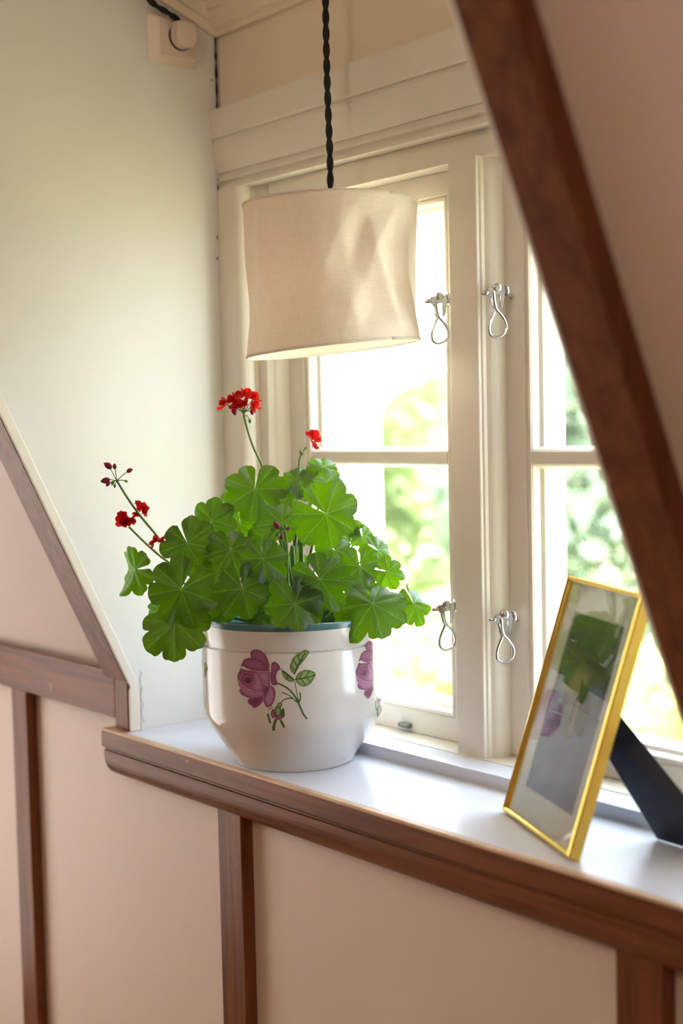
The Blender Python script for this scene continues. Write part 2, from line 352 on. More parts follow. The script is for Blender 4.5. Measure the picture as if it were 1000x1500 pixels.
# ------------------------------------------------------------------ sill
SX0, SX1 = -.047, DX+.047
sb = tag(box('window_sill', .0002, DX-.0002, .0075, .1425, -.028, 0, M['sill'], bev=.0008), 'deep glossy white painted window sill board', 'sill', kind='structure')
for xa, xb in ((SX0+.0008, .0002), (DX-.0002, SX1-.0008)): box('sill_horn', xa, xb, .0075, .0295, -.028, -.0006, M['bare'], sb, .0005)
box('worn_edge', SX0+.0006, SX1-.0006, .0006, .0078, -.004, -.0003, M['bare'], sb, .0008)
prof = [(.029, -.003), (.0008, -.003), (0, -.004), (0, -.0225), (.0015, -.0240), (.0046, -.0245), (.0046, -.0275), (.0028, -.0285)] + \
       [(.0215-.0187*math.cos(math.radians(t)), -.0320-.0285*math.sin(math.radians(t))) for t in range(0, 91, 9)] + [(.0225, -.0625), (.029, -.0625)]
tag(prism('trim_7', prof, 0, SX0, SX1, M['wood_x']), 'worn brown moulded nosing along the front of the window sill', 'moulding', kind='structure')
tag(box('trim_8', .0002, DX-.0002, .142, .1785, -.02, .0135, M['sill'], bev=.0012), 'low white step at the back of the window sill', 'trim', kind='structure')

# ------------------------------------------------------------------ window
win = tag(empty('window_1', (.424, .21, .0)), 'white painted casement window with two sashes, central post and chrome catches', 'window', kind='structure')
TW = M['trimwhite']
head = [(.20, .766), (.156, .766), (.156, .733), (.1575, .7305), (.161, .7300), (.161, .7255), (.1585, .7245)] + \
       [(.1585+.0075*(1-math.cos(t*math.pi/2)), .7225-.034*t) for t in (0, .15, .3, .45, .6, .75, .9, 1)] + \
       [(.169, .6880), (.169, .6835), (.166, .6825), (.166, .6785), (.171, .677), (.171, .673), (.168, .672), (.168, .668), (.190, .668), (.20, .668)]
prism('head_casing', head, 0, .0003, DX-.0003, TW, win)
def casing(mirror):
    pts = [(.0003, .1638), (.034, .1638)] + arc(.036, .1758, .012, .012, 270, 350, 6) + [(.0482, .180), (.0465, .1815), (.0482, .183), (.0482, .190), (.0003, .190)]
    if mirror: pts = [(DX-x, y) for x, y in pts]
    prism('side_casing', pts, 2, .0137, .6678, TW, win)
casing(False); casing(True)
def jamb(mirror):
    pts = [(.0003, .187), (.0655, .187), (.0668, .189)] + arc(.066, .2125, .0115, .020, 290, 358, 7) + [(.0775, .2135), (.0775, .29), (.0003, .29)]
    if mirror: pts = [(DX-x, y) for x, y in pts]
    prism('jamb', pts, 2, .0137, .6678, TW, win)
jamb(False); jamb(True)
mc = .4188
half = [(.0195, .1812), (.0203, .1820), (.0203, .1850), (.0222, .1862), (.0222, .1905), (.0215, .1915)] + [(mc2[0], mc2[1]) for mc2 in arc(.0220, .2110, .0088, .0185, 285, 352, 7)] + [(.0303, .2125), (.0303, .29)]
mp_ = [(mc+x, y) for x, y in half] + [(mc-x, y) for x, y in half[::-1]]
prism('centre_post', mp_, 2, .0140, .6418, TW, win)
box('head_rail', .0775, DX-.0775, .187, .29, .6405, .668, TW, win)
box('sill_rail', .0775, DX-.0775, .1787, .29, -.01, .0142, TW, win)
SP = [(0, .2125), (.0235, .2125), (.0245, .2140), (.0255, .2155), (.0275, .2135), (.0305, .2140), (.0320, .2165), (.0325, .2260), (.0360, .2285), (.0365, .2300), (.0365, .262), (0, .262)]
def sash(x0, x1, side, gl):
    s = sweep_frame('sash', SP, x0, x1, .0148, .640, TW, win, side)
    gx0, gx1 = x0+.0365*side[0], x1-.0365*side[1]
    zb, zt = .0148+.0365, .640-.0365
    mz0, mz1 = .3185, .3425
    mp2 = [(.2145, mz0+.006), (.2145, mz1-.006), (.2175, mz1-.0035), (.2285, mz1), (.262, mz1-.001), (.262, mz0+.001), (.2285, mz0), (.2175, mz0+.0035)]
    prism('glazing_bar', mp2, 0, gx0-.004, gx1+.004, TW, s, .0006)
    for a, b in ((zb-.003, mz0+.003), (mz1-.003, zt+.003)): box('pane', gx0-.003, gx1+.003, .2315, .2345, a, b, gl, s, 0)
    return s
sash(.0778, .3883, (1.18, 1, 1, 1), M['glass']); sash(.4493, DX-.0778, (1, 1.15, 1, 1), M['glass_d'])
# oval turn button on the bottom of the left sash
bt = empty('x'); bpy.data.objects.remove(bt)
p = aty(593, 1061, .2085)
v, f_ = lathe_data([(0, .0045), (.006, .0042), (.0078, .003), (.0082, .001), (.0078, 0), (0, 0)], 24)
M['dull'] = metal_mat('dull_nickel', (120, 126, 122), .35)
v = [(a[0]*1.25+p.x, a[1]*.75+p.y-.0005, a[2]+p.z-.0022) for a in v]
tb = mesh('turn_button', v, f_, M['dull'], win, True); tag(tb, 'small oval metal button on the lower sash rail')
v2, f2 = tube_data([(p.x, p.y, p.z-.0015), (p.x, p.y+.005, p.z-.0035)], .003, 10); mesh('button_stem', v2, f2, M['chrome'], tb, True)

# catches: arm with pivot, spring tongue, hanging wire loop, screw eye
def make_catch():
    a = aty(706, 430, .1765); b = aty(742, 424, .1985); ax = (b-a).normalized()
    up = Vector((0, 0, 1)); up = (up-ax*up.dot(ax)).normalized(); sd_ = ax.cross(up)
    bm = bmesh.new()
    def slab(p, q, h0, h1, t):
        vs = []
        for c, h in ((p, h0), (q, h1)):
            for s1, s2 in ((-1, -1), (-1, 1), (1, 1), (1, -1)): vs.append(bm.verts.new(c+up*(h*s1)+sd_*(t*s2)))
        for i in range(4): bm.faces.new((vs[i], vs[(i+1) % 4], vs[4+(i+1) % 4], vs[4+i]))
        bm.faces.new(vs[:4][::-1]); bm.faces.new(vs[4:])
    slab(a+ax*.006, b, .0045, .0038, .0032)
    bmesh.ops.bevel(bm, geom=bm.edges[:], offset=.0007, segments=2, affect='EDGES')
    o = from_bm('window_catch', bm, M['chrome'], win)
    tube('tip', [a-ax*.001, a+ax*.001, a+ax*.004, a+ax*.007], [.0012, .0024, .0030, .0030], M['chrome'], o, 12)
    kc = a+ax*.016+up*.0035
    v, f_ = tube_data([kc-sd_*.004, kc-sd_*.0034, kc+sd_*.0034, kc+sd_*.004], [.0036, .0044, .0044, .0036], 16); mesh('knuckle', v, f_, M['chrome'], o, True)
    pc_ = a+ax*.011
    tube('pivot_pin', [pc_-sd_*.0038, pc_+sd_*.0038], .0011, M['gold'], o, 10)
    # wire loop, in the vertical plane of the arm
    def lp(dx, dz, ds=0): return pc_ + ax*dx + Vector((0, 0, dz)) + sd_*ds
    pts = [lp(-.0012, 0, -.0036), lp(-.0005, -.008, -.0024), lp(.0008, -.0150, -.0010), lp(.0022, -.0195, -.0004), lp(-.0020, -.0285, 0), lp(-.0042, -.0360, 0), lp(-.0028, -.0430, 0), lp(.0030, -.0468, 0), lp(.0105, -.0452, 0),
           lp(.0142, -.0390, 0), lp(.0128, -.0315, 0), lp(.0082, -.0240, .0004), lp(.0038, -.0185, .0008), lp(.0018, -.0120, .0018), lp(.0006, -.0050, .0032), lp(.0002, 0, .0036)]
    tube('wire_loop', catmull(pts, 5), .0016, M['chrome'], o, 8)
    tp = a+ax*.021
    bm = bmesh.new(); q = [tp+ax*s1*.0030+sd_*s2*.0022-up*.003 for s1, s2 in ((-1, -1), (1, -1), (1, 1), (-1, 1))]
    q2 = [tp-ax*.0035+ax*s1*.0016+sd_*s2*.0016-up*.0185 for s1, s2 in ((-1, -1), (1, -1), (1, 1), (-1, 1))]
    vs = [bm.verts.new(c) for c in q+q2]
    for i in range(4): bm.faces.new((vs[i], vs[(i+1) % 4], vs[4+(i+1) % 4], vs[4+i]))
    bm.faces.new(vs[:4]); bm.faces.new(vs[4:]); bmesh.ops.bevel(bm, geom=bm.edges[:], offset=.0006, segments=1, affect='EDGES'); from_bm('spring_tongue', bm, M['chrome'], o)
    ec = b-ax*.0005
    ring = [ec+up*(.0055*math.cos(t))+sd_*(.0055*math.sin(t)) for t in [i*2*math.pi/20 for i in range(21)]]
    v, f_ = tube_data(ring, .0015, 8); sc = ec-up*.005+sd_*.001
    v2, f2 = tube_data([ec-up*.0052+Vector((0, -.001, 0)), Vector((ec.x-.0085, .2135, ec.z-.0075))], .0012, 8)
    mesh('screw_eye', v+v2, f_+[tuple(i+len(v) for i in t) for t in f2], M['chrome'], o, True)
    return o
CATCH = []
c0 = make_catch(); CATCH.append(c0)
def copy_tree(o, parent, off):
    c = o.copy(); COL.objects.link(c); c.parent = parent; c.matrix_parent_inverse = o.matrix_parent_inverse.copy()
    if off is not None: c.location = Vector(o.location)+Vector(off)
    for ch in list(o.children): copy_tree(ch, c, None)
    return c
CATCH.append(copy_tree(c0, win, (.0035, .0005, -.3365)))
CATCH.append(copy_tree(c0, win, (-.0895, .004, -.001)))
CATCH.append(copy_tree(c0, win, (-.0860, .004, -.3340)))
for c, lb in zip(CATCH, ('upper chrome catch on the right sash', 'lower chrome catch on the right sash', 'upper chrome catch on the left sash', 'lower chrome catch on the left sash')): c['label'] = lb

# ================================================================== GARDEN outside
GZ = -3.3
M['lawn'] = paint_mat('sunlit_lawn', (190, 184, 140), .9, .2, .6, .6, 30)
tag(box('garden_lawn', -40, 25, .32, 45, GZ-.1, GZ, M['lawn'], bev=0), 'bright green lawn outside the window', 'lawn', kind='structure')
M['foliage'] = leafy_mat('garden_foliage', (150, 168, 122), (196, 210, 140), .4, .6); M['foliage2'] = leafy_mat('yellow_green_foliage', (206, 204, 136), (226, 224, 150), .4, .6)
M['foliage3'] = leafy_mat('grey_green_foliage', (132, 150, 128), (176, 190, 150), .35, .6)
M['bark'] = paint_mat('bark', (96, 78, 62), .9, .3, 20, .6, 40)
def garden_tree(name, label, x, y, h, rx, rz, mat, n, seed, cat='tree', ls=.10):
    rng = np.random.default_rng(seed); root = empty(name, (x, y, GZ)); tag(root, label, cat)
    tube('trunk', [Vector((x, y, GZ-.05)), Vector((x+.05, y, GZ+h*.4)), Vector((x-.04, y+.03, GZ+h*.8))], [.12*h/4, .08*h/4, .03], M['bark'], root, 10)
    cl = rng.normal(size=(14, 3)); cl /= np.linalg.norm(cl, axis=1)[:, None]; cl *= np.array([rx, rx, rz])*.62
    cz = GZ+h-rz
    pts = []
    for i in range(n):
        c = cl[rng.integers(14)]; d = rng.normal(size=3); d /= np.linalg.norm(d); pts.append(c+d*np.array([rx, rx, rz])*.42*rng.uniform(.75, 1.0))
    vs, fs = [], []
    for i, q in enumerate(pts):
        a = rng.normal(size=3); a /= np.linalg.norm(a); b = np.cross(a, rng.normal(size=3)); b /= np.linalg.norm(b); s = ls*rng.uniform(.6, 1.3)
        o = np.array([x, y, cz])+q; k = len(vs)
        vs += [tuple(o-a*s), tuple(o+b*s*.55), tuple(o+a*s), tuple(o-b*s*.55)]; fs.append((k, k+1, k+2, k+3))
    tag(mesh('foliage', vs, fs, mat, root), kind='stuff')
garden_tree('garden_tree', 'broad grey-green tree beyond the right-hand panes', -4.3, 6.9, 5.4, 1.7, 2.1, M['foliage3'], 7000, 1)
garden_tree('garden_tree', 'rounded green tree framed by the white porch arch', -8.6, 7.8, 5.0, 2.0, 2.0, M['foliage'], 7000, 2)
garden_tree('garden_tree', 'tall pale tree at the back of the garden', -14.5, 13, 6.4, 2.8, 2.6, M['foliage'], 6000, 3)
garden_tree('garden_tree', 'tall grey-green tree at the back of the garden', -8.2, 13.5, 7.0, 2.9, 3.0, M['foliage3'], 6000, 4)
garden_tree('garden_shrub', 'yellow-green shrub below the grey-green tree', -2.45, 4.2, 3.0, .85, 1.2, M['foliage2'], 4000, 5, 'shrub', .07)
garden_tree('garden_shrub', 'low pale shrub on the lawn beside the arch', -4.55, 4.6, 2.7, .95, 1.1, M['foliage2'], 4000, 6, 'shrub', .07)
# white porch arch
pa = empty('porch_arch', (-1.5, 1.7, GZ)); tag(pa, 'white painted porch post with curved arched bracket', 'porch')
M['porch'] = paint_mat('white_porch_paint', (244, 243, 238), .5, .02, 4, 0)
YP = 1.7
xl, xr = aty(476, 620, YP).x, aty(557, 620, YP+.14).x
box('post', xl-.05, xr, YP, YP+.14, GZ, 1.4, M['porch'], pa, .006)
outl = [aty(557, 660, YP+.13), aty(557, 628, YP+.13), aty(561, 605, YP+.13), aty(572, 588, YP+.13), aty(590, 573, YP+.13), aty(615, 561, YP+.13), aty(640, 551, YP+.13), aty(668, 541, YP+.13), aty(720, 528, YP+.13)]
pts = [(v.x, v.z) for v in catmull(outl, 4)]; xe = pts[-1][0]
prism('arched_bracket', pts+[(xe, 1.0), (xr-.01, 1.0), (xr-.01, pts[0][1])], 1, YP+.02, YP+.12, M['porch'], pa)
box('beam', xl-.3, xe+.9, YP-.02, YP+.16, .98, 1.3, M['porch'], pa, .006)

# ================================================================== OBJECTS
# ------------------------------------------------------------------ flower pot
PC = Vector((.2478, .0765, 0)); PR = .1000
pot = empty('flower_pot', tuple(PC)); tag(pot, 'white glazed ceramic flower pot with pink rose decoration and teal rim', 'flower pot')
def lathe(name, prof, mat, parent, seg=128):
    v, f_ = lathe_data(prof, seg); v = [(a[0]+PC.x, a[1]+PC.y, a[2]) for a in v]; return mesh(name, v, f_, mat, parent, True)
body = [(0, .0012), (.058, .0012), (.0615, .0), (.0645, .0), (.0662, .0012), (.0672, .004), (.0685, .0065), (.0752, .0165), (.0835, .0290), (.0920, .0420), (.0962, .0490), (.0984, .0535), (.0996, .0575), (.1000, .0625), (.1000, .080), (.1000, .1322), (.0996, .1329), (.0976, .1334), (.0976, .1342), (.0996, .1350), (.1001, .1358), (.1001, .1565)]
lathe('body', body, M['ceramic'], pot)
lathe('rim', [(.1002, .1563), (.1003, .1600), (.1000, .1626), (.0988, .1636), (.0972, .1630), (.0962, .1600), (.0955, .120), (.0950, .100)], M['teal'], pot)
rg = random.Random(4)
sp = [(r_, .138+.004*math.cos(r_*60)) for r_ in (.0, .02, .04, .06, .08, .0958)]
v, f_ = lathe_data(sp, 48); v = [(a[0]+PC.x, a[1]+PC.y, a[2]+rg.uniform(-.002, .002)) for a in v]; mesh('soil', v, f_, M['earth'], pot, True)

# ---- painting helper: shapes -> colour grid -> decal
def inside(poly, X, Y):
    r_ = np.zeros(X.shape, bool); n = len(poly); j = n-1
    for i in range(n):
        xi, yi = poly[i]; xj, yj_ = poly[j]
        c = ((yi > Y) != (yj_ > Y)) & (X < (xj-xi)*(Y-yi)/(yj_-yi+1e-12)+xi); r_ ^= c; j = i
    return r_
def edge_dist(poly, X, Y, closed=True):
    d = np.full(X.shape, 1e9); n = len(poly)
    for i in range(n if closed else n-1):
        ax, ay = poly[i]; bx, by = poly[(i+1) % n]; L = (bx-ax)**2+(by-ay)**2+1e-12
        t = np.clip(((X-ax)*(bx-ax)+(Y-ay)*(by-ay))/L, 0, 1); d = np.minimum(d, np.hypot(X-ax-t*(bx-ax), Y-ay-t*(by-ay)))
    return d
def smooth(poly, closed=True): return [(v.x, v.y) for v in catmull([(p[0], p[1], 0) for p in poly], 4, closed)]
class Canvas:
    def __init__(s, X, Y, bgc=None):
        s.X, s.Y = X, Y; s.C = np.zeros(X.shape+(3,)); s.A = np.zeros(X.shape, bool)
        if bgc is not None: s.C[:] = bgc; s.A[:] = True
    def petal(s, poly, c0, c1, w=26, rim=None):
        """c0 at the edge, c1 in the middle, thin pale or dark rim"""
        p = smooth(poly); m = inside(p, s.X, s.Y); d = edge_dist(p, s.X, s.Y); t = np.clip(d/w, 0, 1)[..., None]
        c = np.array(c0)*(1-t)+np.array(c1)*t
        if rim is not None: k = np.clip(1-d/5., 0, 1)[..., None]; c = c*(1-k)+np.array(rim)*k
        s.C[m] = c[m]; s.A |= m
    def stroke(s, pts, w, c, clip=False):
        p = smooth(pts, False); d = edge_dist(p, s.X, s.Y, False); m = d < w*.72
        if clip: m &= s.A
        s.C[m] = c; s.A |= m
def E_(cx, cy, rx, ry, n=14): return [(cx+rx*math.cos(2*math.pi*i/n), cy+ry*math.sin(2*math.pi*i/n)) for i in range(n)]
def L3(c): return np.array(lin(c)[:3])
def rose(cv):
    D, Mi, Li, Pa = L3((122, 62, 92)), L3((154, 90, 128)), L3((182, 126, 162)), L3((208, 166, 192)); DD = L3((88, 36, 62))
    cv.petal([(205, 150), (215, 105), (260, 85), (320, 95), (370, 140), (400, 200), (412, 280), (330, 260), (270, 215), (215, 180)], D, Mi, 40, Li)
    cv.petal([(425, 270), (438, 225), (475, 215), (510, 245), (530, 290), (500, 320), (480, 370), (490, 430), (505, 460), (450, 475), (420, 440)], D, Mi, 34, D)
    cv.petal([(390, 470), (450, 490), (470, 560), (455, 640), (420, 700), (375, 718), (345, 680), (330, 620), (360, 540)], D, Li, 44, Mi)
    cv.petal([(165, 640), (200, 610), (330, 600), (330, 650), (280, 710), (230, 728), (190, 700), (160, 670)], Mi, D, 40, Li)
    cv.petal([(82, 530), (140, 555), (235, 595), (190, 622), (110, 600), (80, 570)], D, Mi, 26, Li)
    cv.petal([(100, 300), (150, 315), (250, 320), (405, 315), (418, 400), (410, 490), (365, 560), (320, 605), (200, 602), (120, 560), (70, 490), (60, 400), (78, 340)], D, Mi, 60, D)
    cv.petal([(270, 330), (405, 325), (412, 470), (380, 490), (310, 430)], Mi, Li, 50, D)
    cv.petal([(240, 350), (270, 350), (330, 450), (330, 530), (250, 540), (200, 500), (240, 430)], Mi, Li, 40, Mi)
    cv.petal([(130, 285), (95, 287), (110, 250), (140, 200), (200, 178), (285, 180), (350, 215), (402, 275), (400, 325), (250, 328), (170, 305)], D, Mi, 60, Li)
    cv.petal(E_(150, 400, 92, 88), D, Mi, 40, Li); cv.petal(E_(165, 410, 66, 62), DD, Mi, 30, Pa); cv.petal(E_(170, 425, 40, 38), DD, D, 20, Li); cv.petal(E_(178, 440, 20, 18), DD, DD, 8)
    cv.petal([(75, 430), (120, 490), (200, 540), (320, 548), (345, 570), (300, 598), (200, 602), (120, 562), (70, 495)], Mi, Li, 30, Pa)
    for st in ([(70, 440), (130, 500), (220, 540), (330, 552)], [(255, 350), (290, 420), (360, 470), (400, 480)], [(140, 290), (220, 320), (400, 322)], [(415, 290), (420, 400), (415, 520), (440, 600)]): cv.stroke(st, 4.5, Li*.5+Pa*.5, True)
    G, GL, GD = L3((74, 104, 58)), L3((146, 168, 104)), L3((44, 70, 44))
    def leaf(poly, mid, vs):
        cv.petal(poly, G, GL, 36, GD)
        for q in vs: cv.stroke(q, 9, G, True)
        cv.stroke(mid, 8, GD, True)
    leaf([(680, 360), (640, 325), (625, 265), (640, 230), (660, 180), (700, 145), (750, 118), (800, 92), (845, 120), (805, 190), (745, 260), (700, 330)], [(680, 355), (720, 250), (800, 130)], [[(690, 320), (650, 270)], [(710, 270), (670, 200)], [(740, 215), (720, 150)], [(730, 250), (770, 190)]])
    leaf([(685, 400), (720, 340), (760, 320), (800, 310), (880, 330), (912, 370), (880, 430), (840, 475), (770, 495), (700, 450)], [(690, 410), (790, 400), (900, 375)], [[(730, 400), (760, 340)], [(790, 398), (840, 330)], [(750, 410), (790, 470)], [(810, 400), (850, 450)]])
    leaf([(540, 310), (580, 320), (630, 370), (675, 420), (640, 440), (590, 420), (550, 370)], [(550, 320), (670, 415)], [[(600, 360), (600, 410)]])
    for st, w in (([(510, 455), (600, 505), (675, 590), (720, 680), (760, 780), (798, 840)], 17), ([(678, 430), (700, 560), (722, 672)], 9), ([(530, 298), (600, 345), (682, 415)], 9), ([(520, 672), (560, 628), (640, 615), (700, 660)], 12), ([(540, 550), (610, 580), (660, 622)], 11), ([(732, 560), (738, 610), (720, 665)], 14)): cv.stroke(st, w, G)
    cv.petal(E_(438, 782, 30, 52), D, Mi, 20); cv.petal(E_(500, 815, 42, 34), D, Mi, 20)
    cv.petal(E_(490, 750, 40, 60), GD, GL, 30); cv.petal(E_(545, 772, 21, 55), GD, G, 14); cv.petal(E_(508, 688, 30, 32), GD, GL, 22)
    for st, w in (([(380, 790), (392, 840), (402, 880)], 18), ([(462, 850), (445, 900), (436, 960)], 24), ([(520, 860), (535, 890), (550, 920)], 22), ([(390, 735), (440, 708)], 10)): cv.stroke(st, w, G)
def decal(name, X, Y, cv, pos, mat, parent):
    """grid -> mesh of the painted cells only; pos(i,j) arrays of world points"""
    h, w = X.shape; A = cv.A; me = bpy.data.meshes.new(name)
    keep = A[:-1, :-1] & A[1:, :-1] & A[:-1, 1:] & A[1:, 1:]
    idx = np.arange(h*w).reshape(h, w); q = np.stack([idx[:-1, :-1], idx[:-1, 1:], idx[1:, 1:], idx[1:, :-1]], -1)[keep]
    used = np.unique(q); rm = np.full(h*w, -1); rm[used] = np.arange(len(used)); q = rm[q]
    P = pos.reshape(-1, 3)[used]; C = cv.C.reshape(-1, 3)[used]
    me.from_pydata(P.tolist(), [], q.tolist()); me.update()
    at = me.color_attributes.new('paint', 'FLOAT_COLOR', 'POINT'); at.data.foreach_set('color', np.concatenate([C, np.ones((len(C), 1))], 1).astype(np.float32).ravel())
    return link(name, me, mat, parent, True)
# map photo-zoom coordinates to the unrolled pot wall (angle, height)
dcam = Vector((CAM.x-PC.x, CAM.y-PC.y)); a_cam = math.atan2(dcam.y, dcam.x)
def pot_hit(px_, py_):
    d = ray(px_, py_); o = CAM-PC; A = d.x**2+d.y**2; B = o.x*d.x+o.y*d.y; Cc = o.x**2+o.y**2-PR**2; t = (-B-math.sqrt(max(0, B*B-A*Cc)))/A
    q = o+d*t; return math.atan2(q.y, q.x), q.z
hA = pot_hit(340+50/7.407, 940+85/7.407); hB = pot_hit(340+915/7.407, 940+960/7.407)
cen = pot_hit(340+500/7.407, 940+500/7.407)
eX = [pot_hit(340+x/7.407, 1007.5)[0] for x in range(0, 1001, 20)]
GX, GY = np.meshgrid(np.linspace(45, 922, 240), np.linspace(80, 966, 250))
TH = np.interp(GX, np.arange(0, 1001, 20), np.unwrap(eX)); zt_, zb_ = pot_hit(407, 940+85/7.407)[1], pot_hit(407, 940+960/7.407)[1]
ZZ = zt_+(GY-85)/(960-85)*(zb_-zt_)
cv = Canvas(GX, GY); rose(cv)
def rose_at(off):
    R_ = PR+.00012; pos = np.stack([PC.x+R_*np.cos(TH+off), PC.y+R_*np.sin(TH+off), ZZ], -1)
    o = decal('rose_print', GX, GY, cv, pos, M['print'], pot)
r0 = rose_at(0); rose_at(math.radians(77)); rose_at(math.radians(-80)); rose_at(math.radians(170))

# ------------------------------------------------------------------ geranium
gp = empty('geranium', (PC.x, PC.y, .138)); tag(gp, 'bushy green geranium with red flowers growing in the rose pot', 'plant')
VD = Vector((FWD.x, FWD.y, 0)).normalized()
DEP = (Vector((PC.x, PC.y, .2))-CAM).dot(FWD)
TOC = -FWD
def leaf_data(R_, seed, cup=.12, fold=0., ruffle=.05, nl=7, notch=.16, asym=0.):
    rng = np.random.default_rng(seed); NA, NRr = 113, 15
    hw = math.pi-notch*.55
    th = np.linspace(-hw, hw, NA)
    lob = hw*2/nl; ph = (th+hw)/lob
    u_ = np.abs((ph % 1)-.5)*2                          # 0 at lobe centre, 1 between lobes
    dep = .15+.10*rng.random(nl+1); dl = dep[np.clip(ph.astype(int), 0, nl)]
    base = 1.0-.10*np.cos(th)*.0-.06*(np.abs(th)/math.pi)**2
    rr = base*(1-dl*u_**2.4)
    teeth = .034*(np.abs(np.sin(ph*math.pi*3.0+.0))**.8-.5); rr = rr+teeth
    rr *= 1+.06*np.sin(th+rng.uniform(0, 6))+.05*np.sin(2*th+rng.uniform(0, 6))+asym*np.sin(th)
    t = np.linspace(0, 1, NRr)
    T, Rr = np.meshgrid(th, t); rad = Rr*rr[None, :]
    X = rad*np.sin(T); Y = rad*np.cos(T)
    # veins: one per lobe, forking outwards
    pc_ = (np.floor(np.clip(ph, 0, nl-1e-6))+.5)*lob-hw; dth = (th-pc_)[None, :]
    w = .020/(Rr+.10); fork = np.clip(Rr-.42, 0, 1)*.42*lob
    v1 = np.exp(-(dth*Rr/.010)**2)*(Rr < .96); v2 = np.exp(-((np.abs(dth)-fork)*Rr/.008)**2)*(Rr > .42)*.6
    V = np.clip(np.maximum(v1, v2)*(1-.55*Rr), 0, 1)
    v2_pre = np.exp(-((np.abs(dth)-fork)*Rr/.035)**2)*np.clip((Rr-.42)*5, 0, 1)
    Z = cup*(rad**2)*1.0 - .085*(1-np.clip(np.abs(dth)*Rr/.20, 0, 1))**1.3*Rr**.6*(1-.35*Rr) - .03*(v2_pre)*(1-.5*Rr)
    ruf = rng.uniform(0, 6.28, 3)
    Z += 2.5*ruffle*rad**2*(np.sin(2*T+ruf[0])+.7*np.sin(3*T+ruf[1])) + 1.5*ruffle*rad**4*np.sin(nl*T+ruf[2])
    if fold: Z += fold*np.abs(X)
    P = np.stack([X*R_, Y*R_, Z*R_], -1)
    return P, V
def leaf(px_, py_, dd, size, notch_ang, tilt=(0, .35), cup=-.12, fold=0., ruffle=.06, seed=0, petiole=True, base=None, nl=7, notch=.16):
    """junction at photo pixel, dd metres behind the pot axis, size = width in photo pixels"""
    D = DEP+dd; J = atd(px_, py_, D)
    n = (TOC+RIGHT*tilt[0]+UP*tilt[1]).normalized()
    nd = RIGHT*math.cos(math.radians(notch_ang))+UP*math.sin(math.radians(notch_ang))
    ly = -(nd-n*nd.dot(n)).normalized(); lx = ly.cross(n)
    P, V = leaf_data(size*.5*D/F, seed*7+3, cup, fold, ruffle, nl, notch)
    B = np.array([list(lx), list(ly), list(n)]); Wd = P@B+np.array(list(J))
    h, w = Wd.shape[:2]; idx = np.arange(h*w).reshape(h, w)
    fs = np.stack([idx[:-1, :-1], idx[:-1, 1:], idx[1:, 1:], idx[1:, :-1]], -1).reshape(-1, 4)
    me = bpy.data.meshes.new('leaf'); me.from_pydata(Wd.reshape(-1, 3).tolist(), [], fs.tolist()); me.update()
    at = me.attributes.new('vein', 'FLOAT', 'POINT'); at.data.foreach_set('value', V.ravel().astype(np.float32))
    o = link('leaf', me, M['leaf'], gp, True)
    if petiole:
        if base is None:
            bz = max(.165, min(.27, J.z-.05)); k = rg.uniform(-.012, .012)
            hor = Vector((J.x-PC.x, J.y-PC.y, 0)); hor = hor.normalized()*min(.02, hor.length*.3) if hor.length > 1e-4 else Vector((0, 0, 0))
            base = Vector((PC.x+hor.x+k, PC.y+hor.y, bz-.02))
        j2 = J-n*.0012
        tube('petiole', bez(j2, j2-n*.022+nd*.006-UP*.004, base+(J-base)*.35+Vector((0, 0, .012)), base, 12), [.0011+.0004*i/12 for i in range(13)], M['stem'], o, 7)
    return o
S = 0
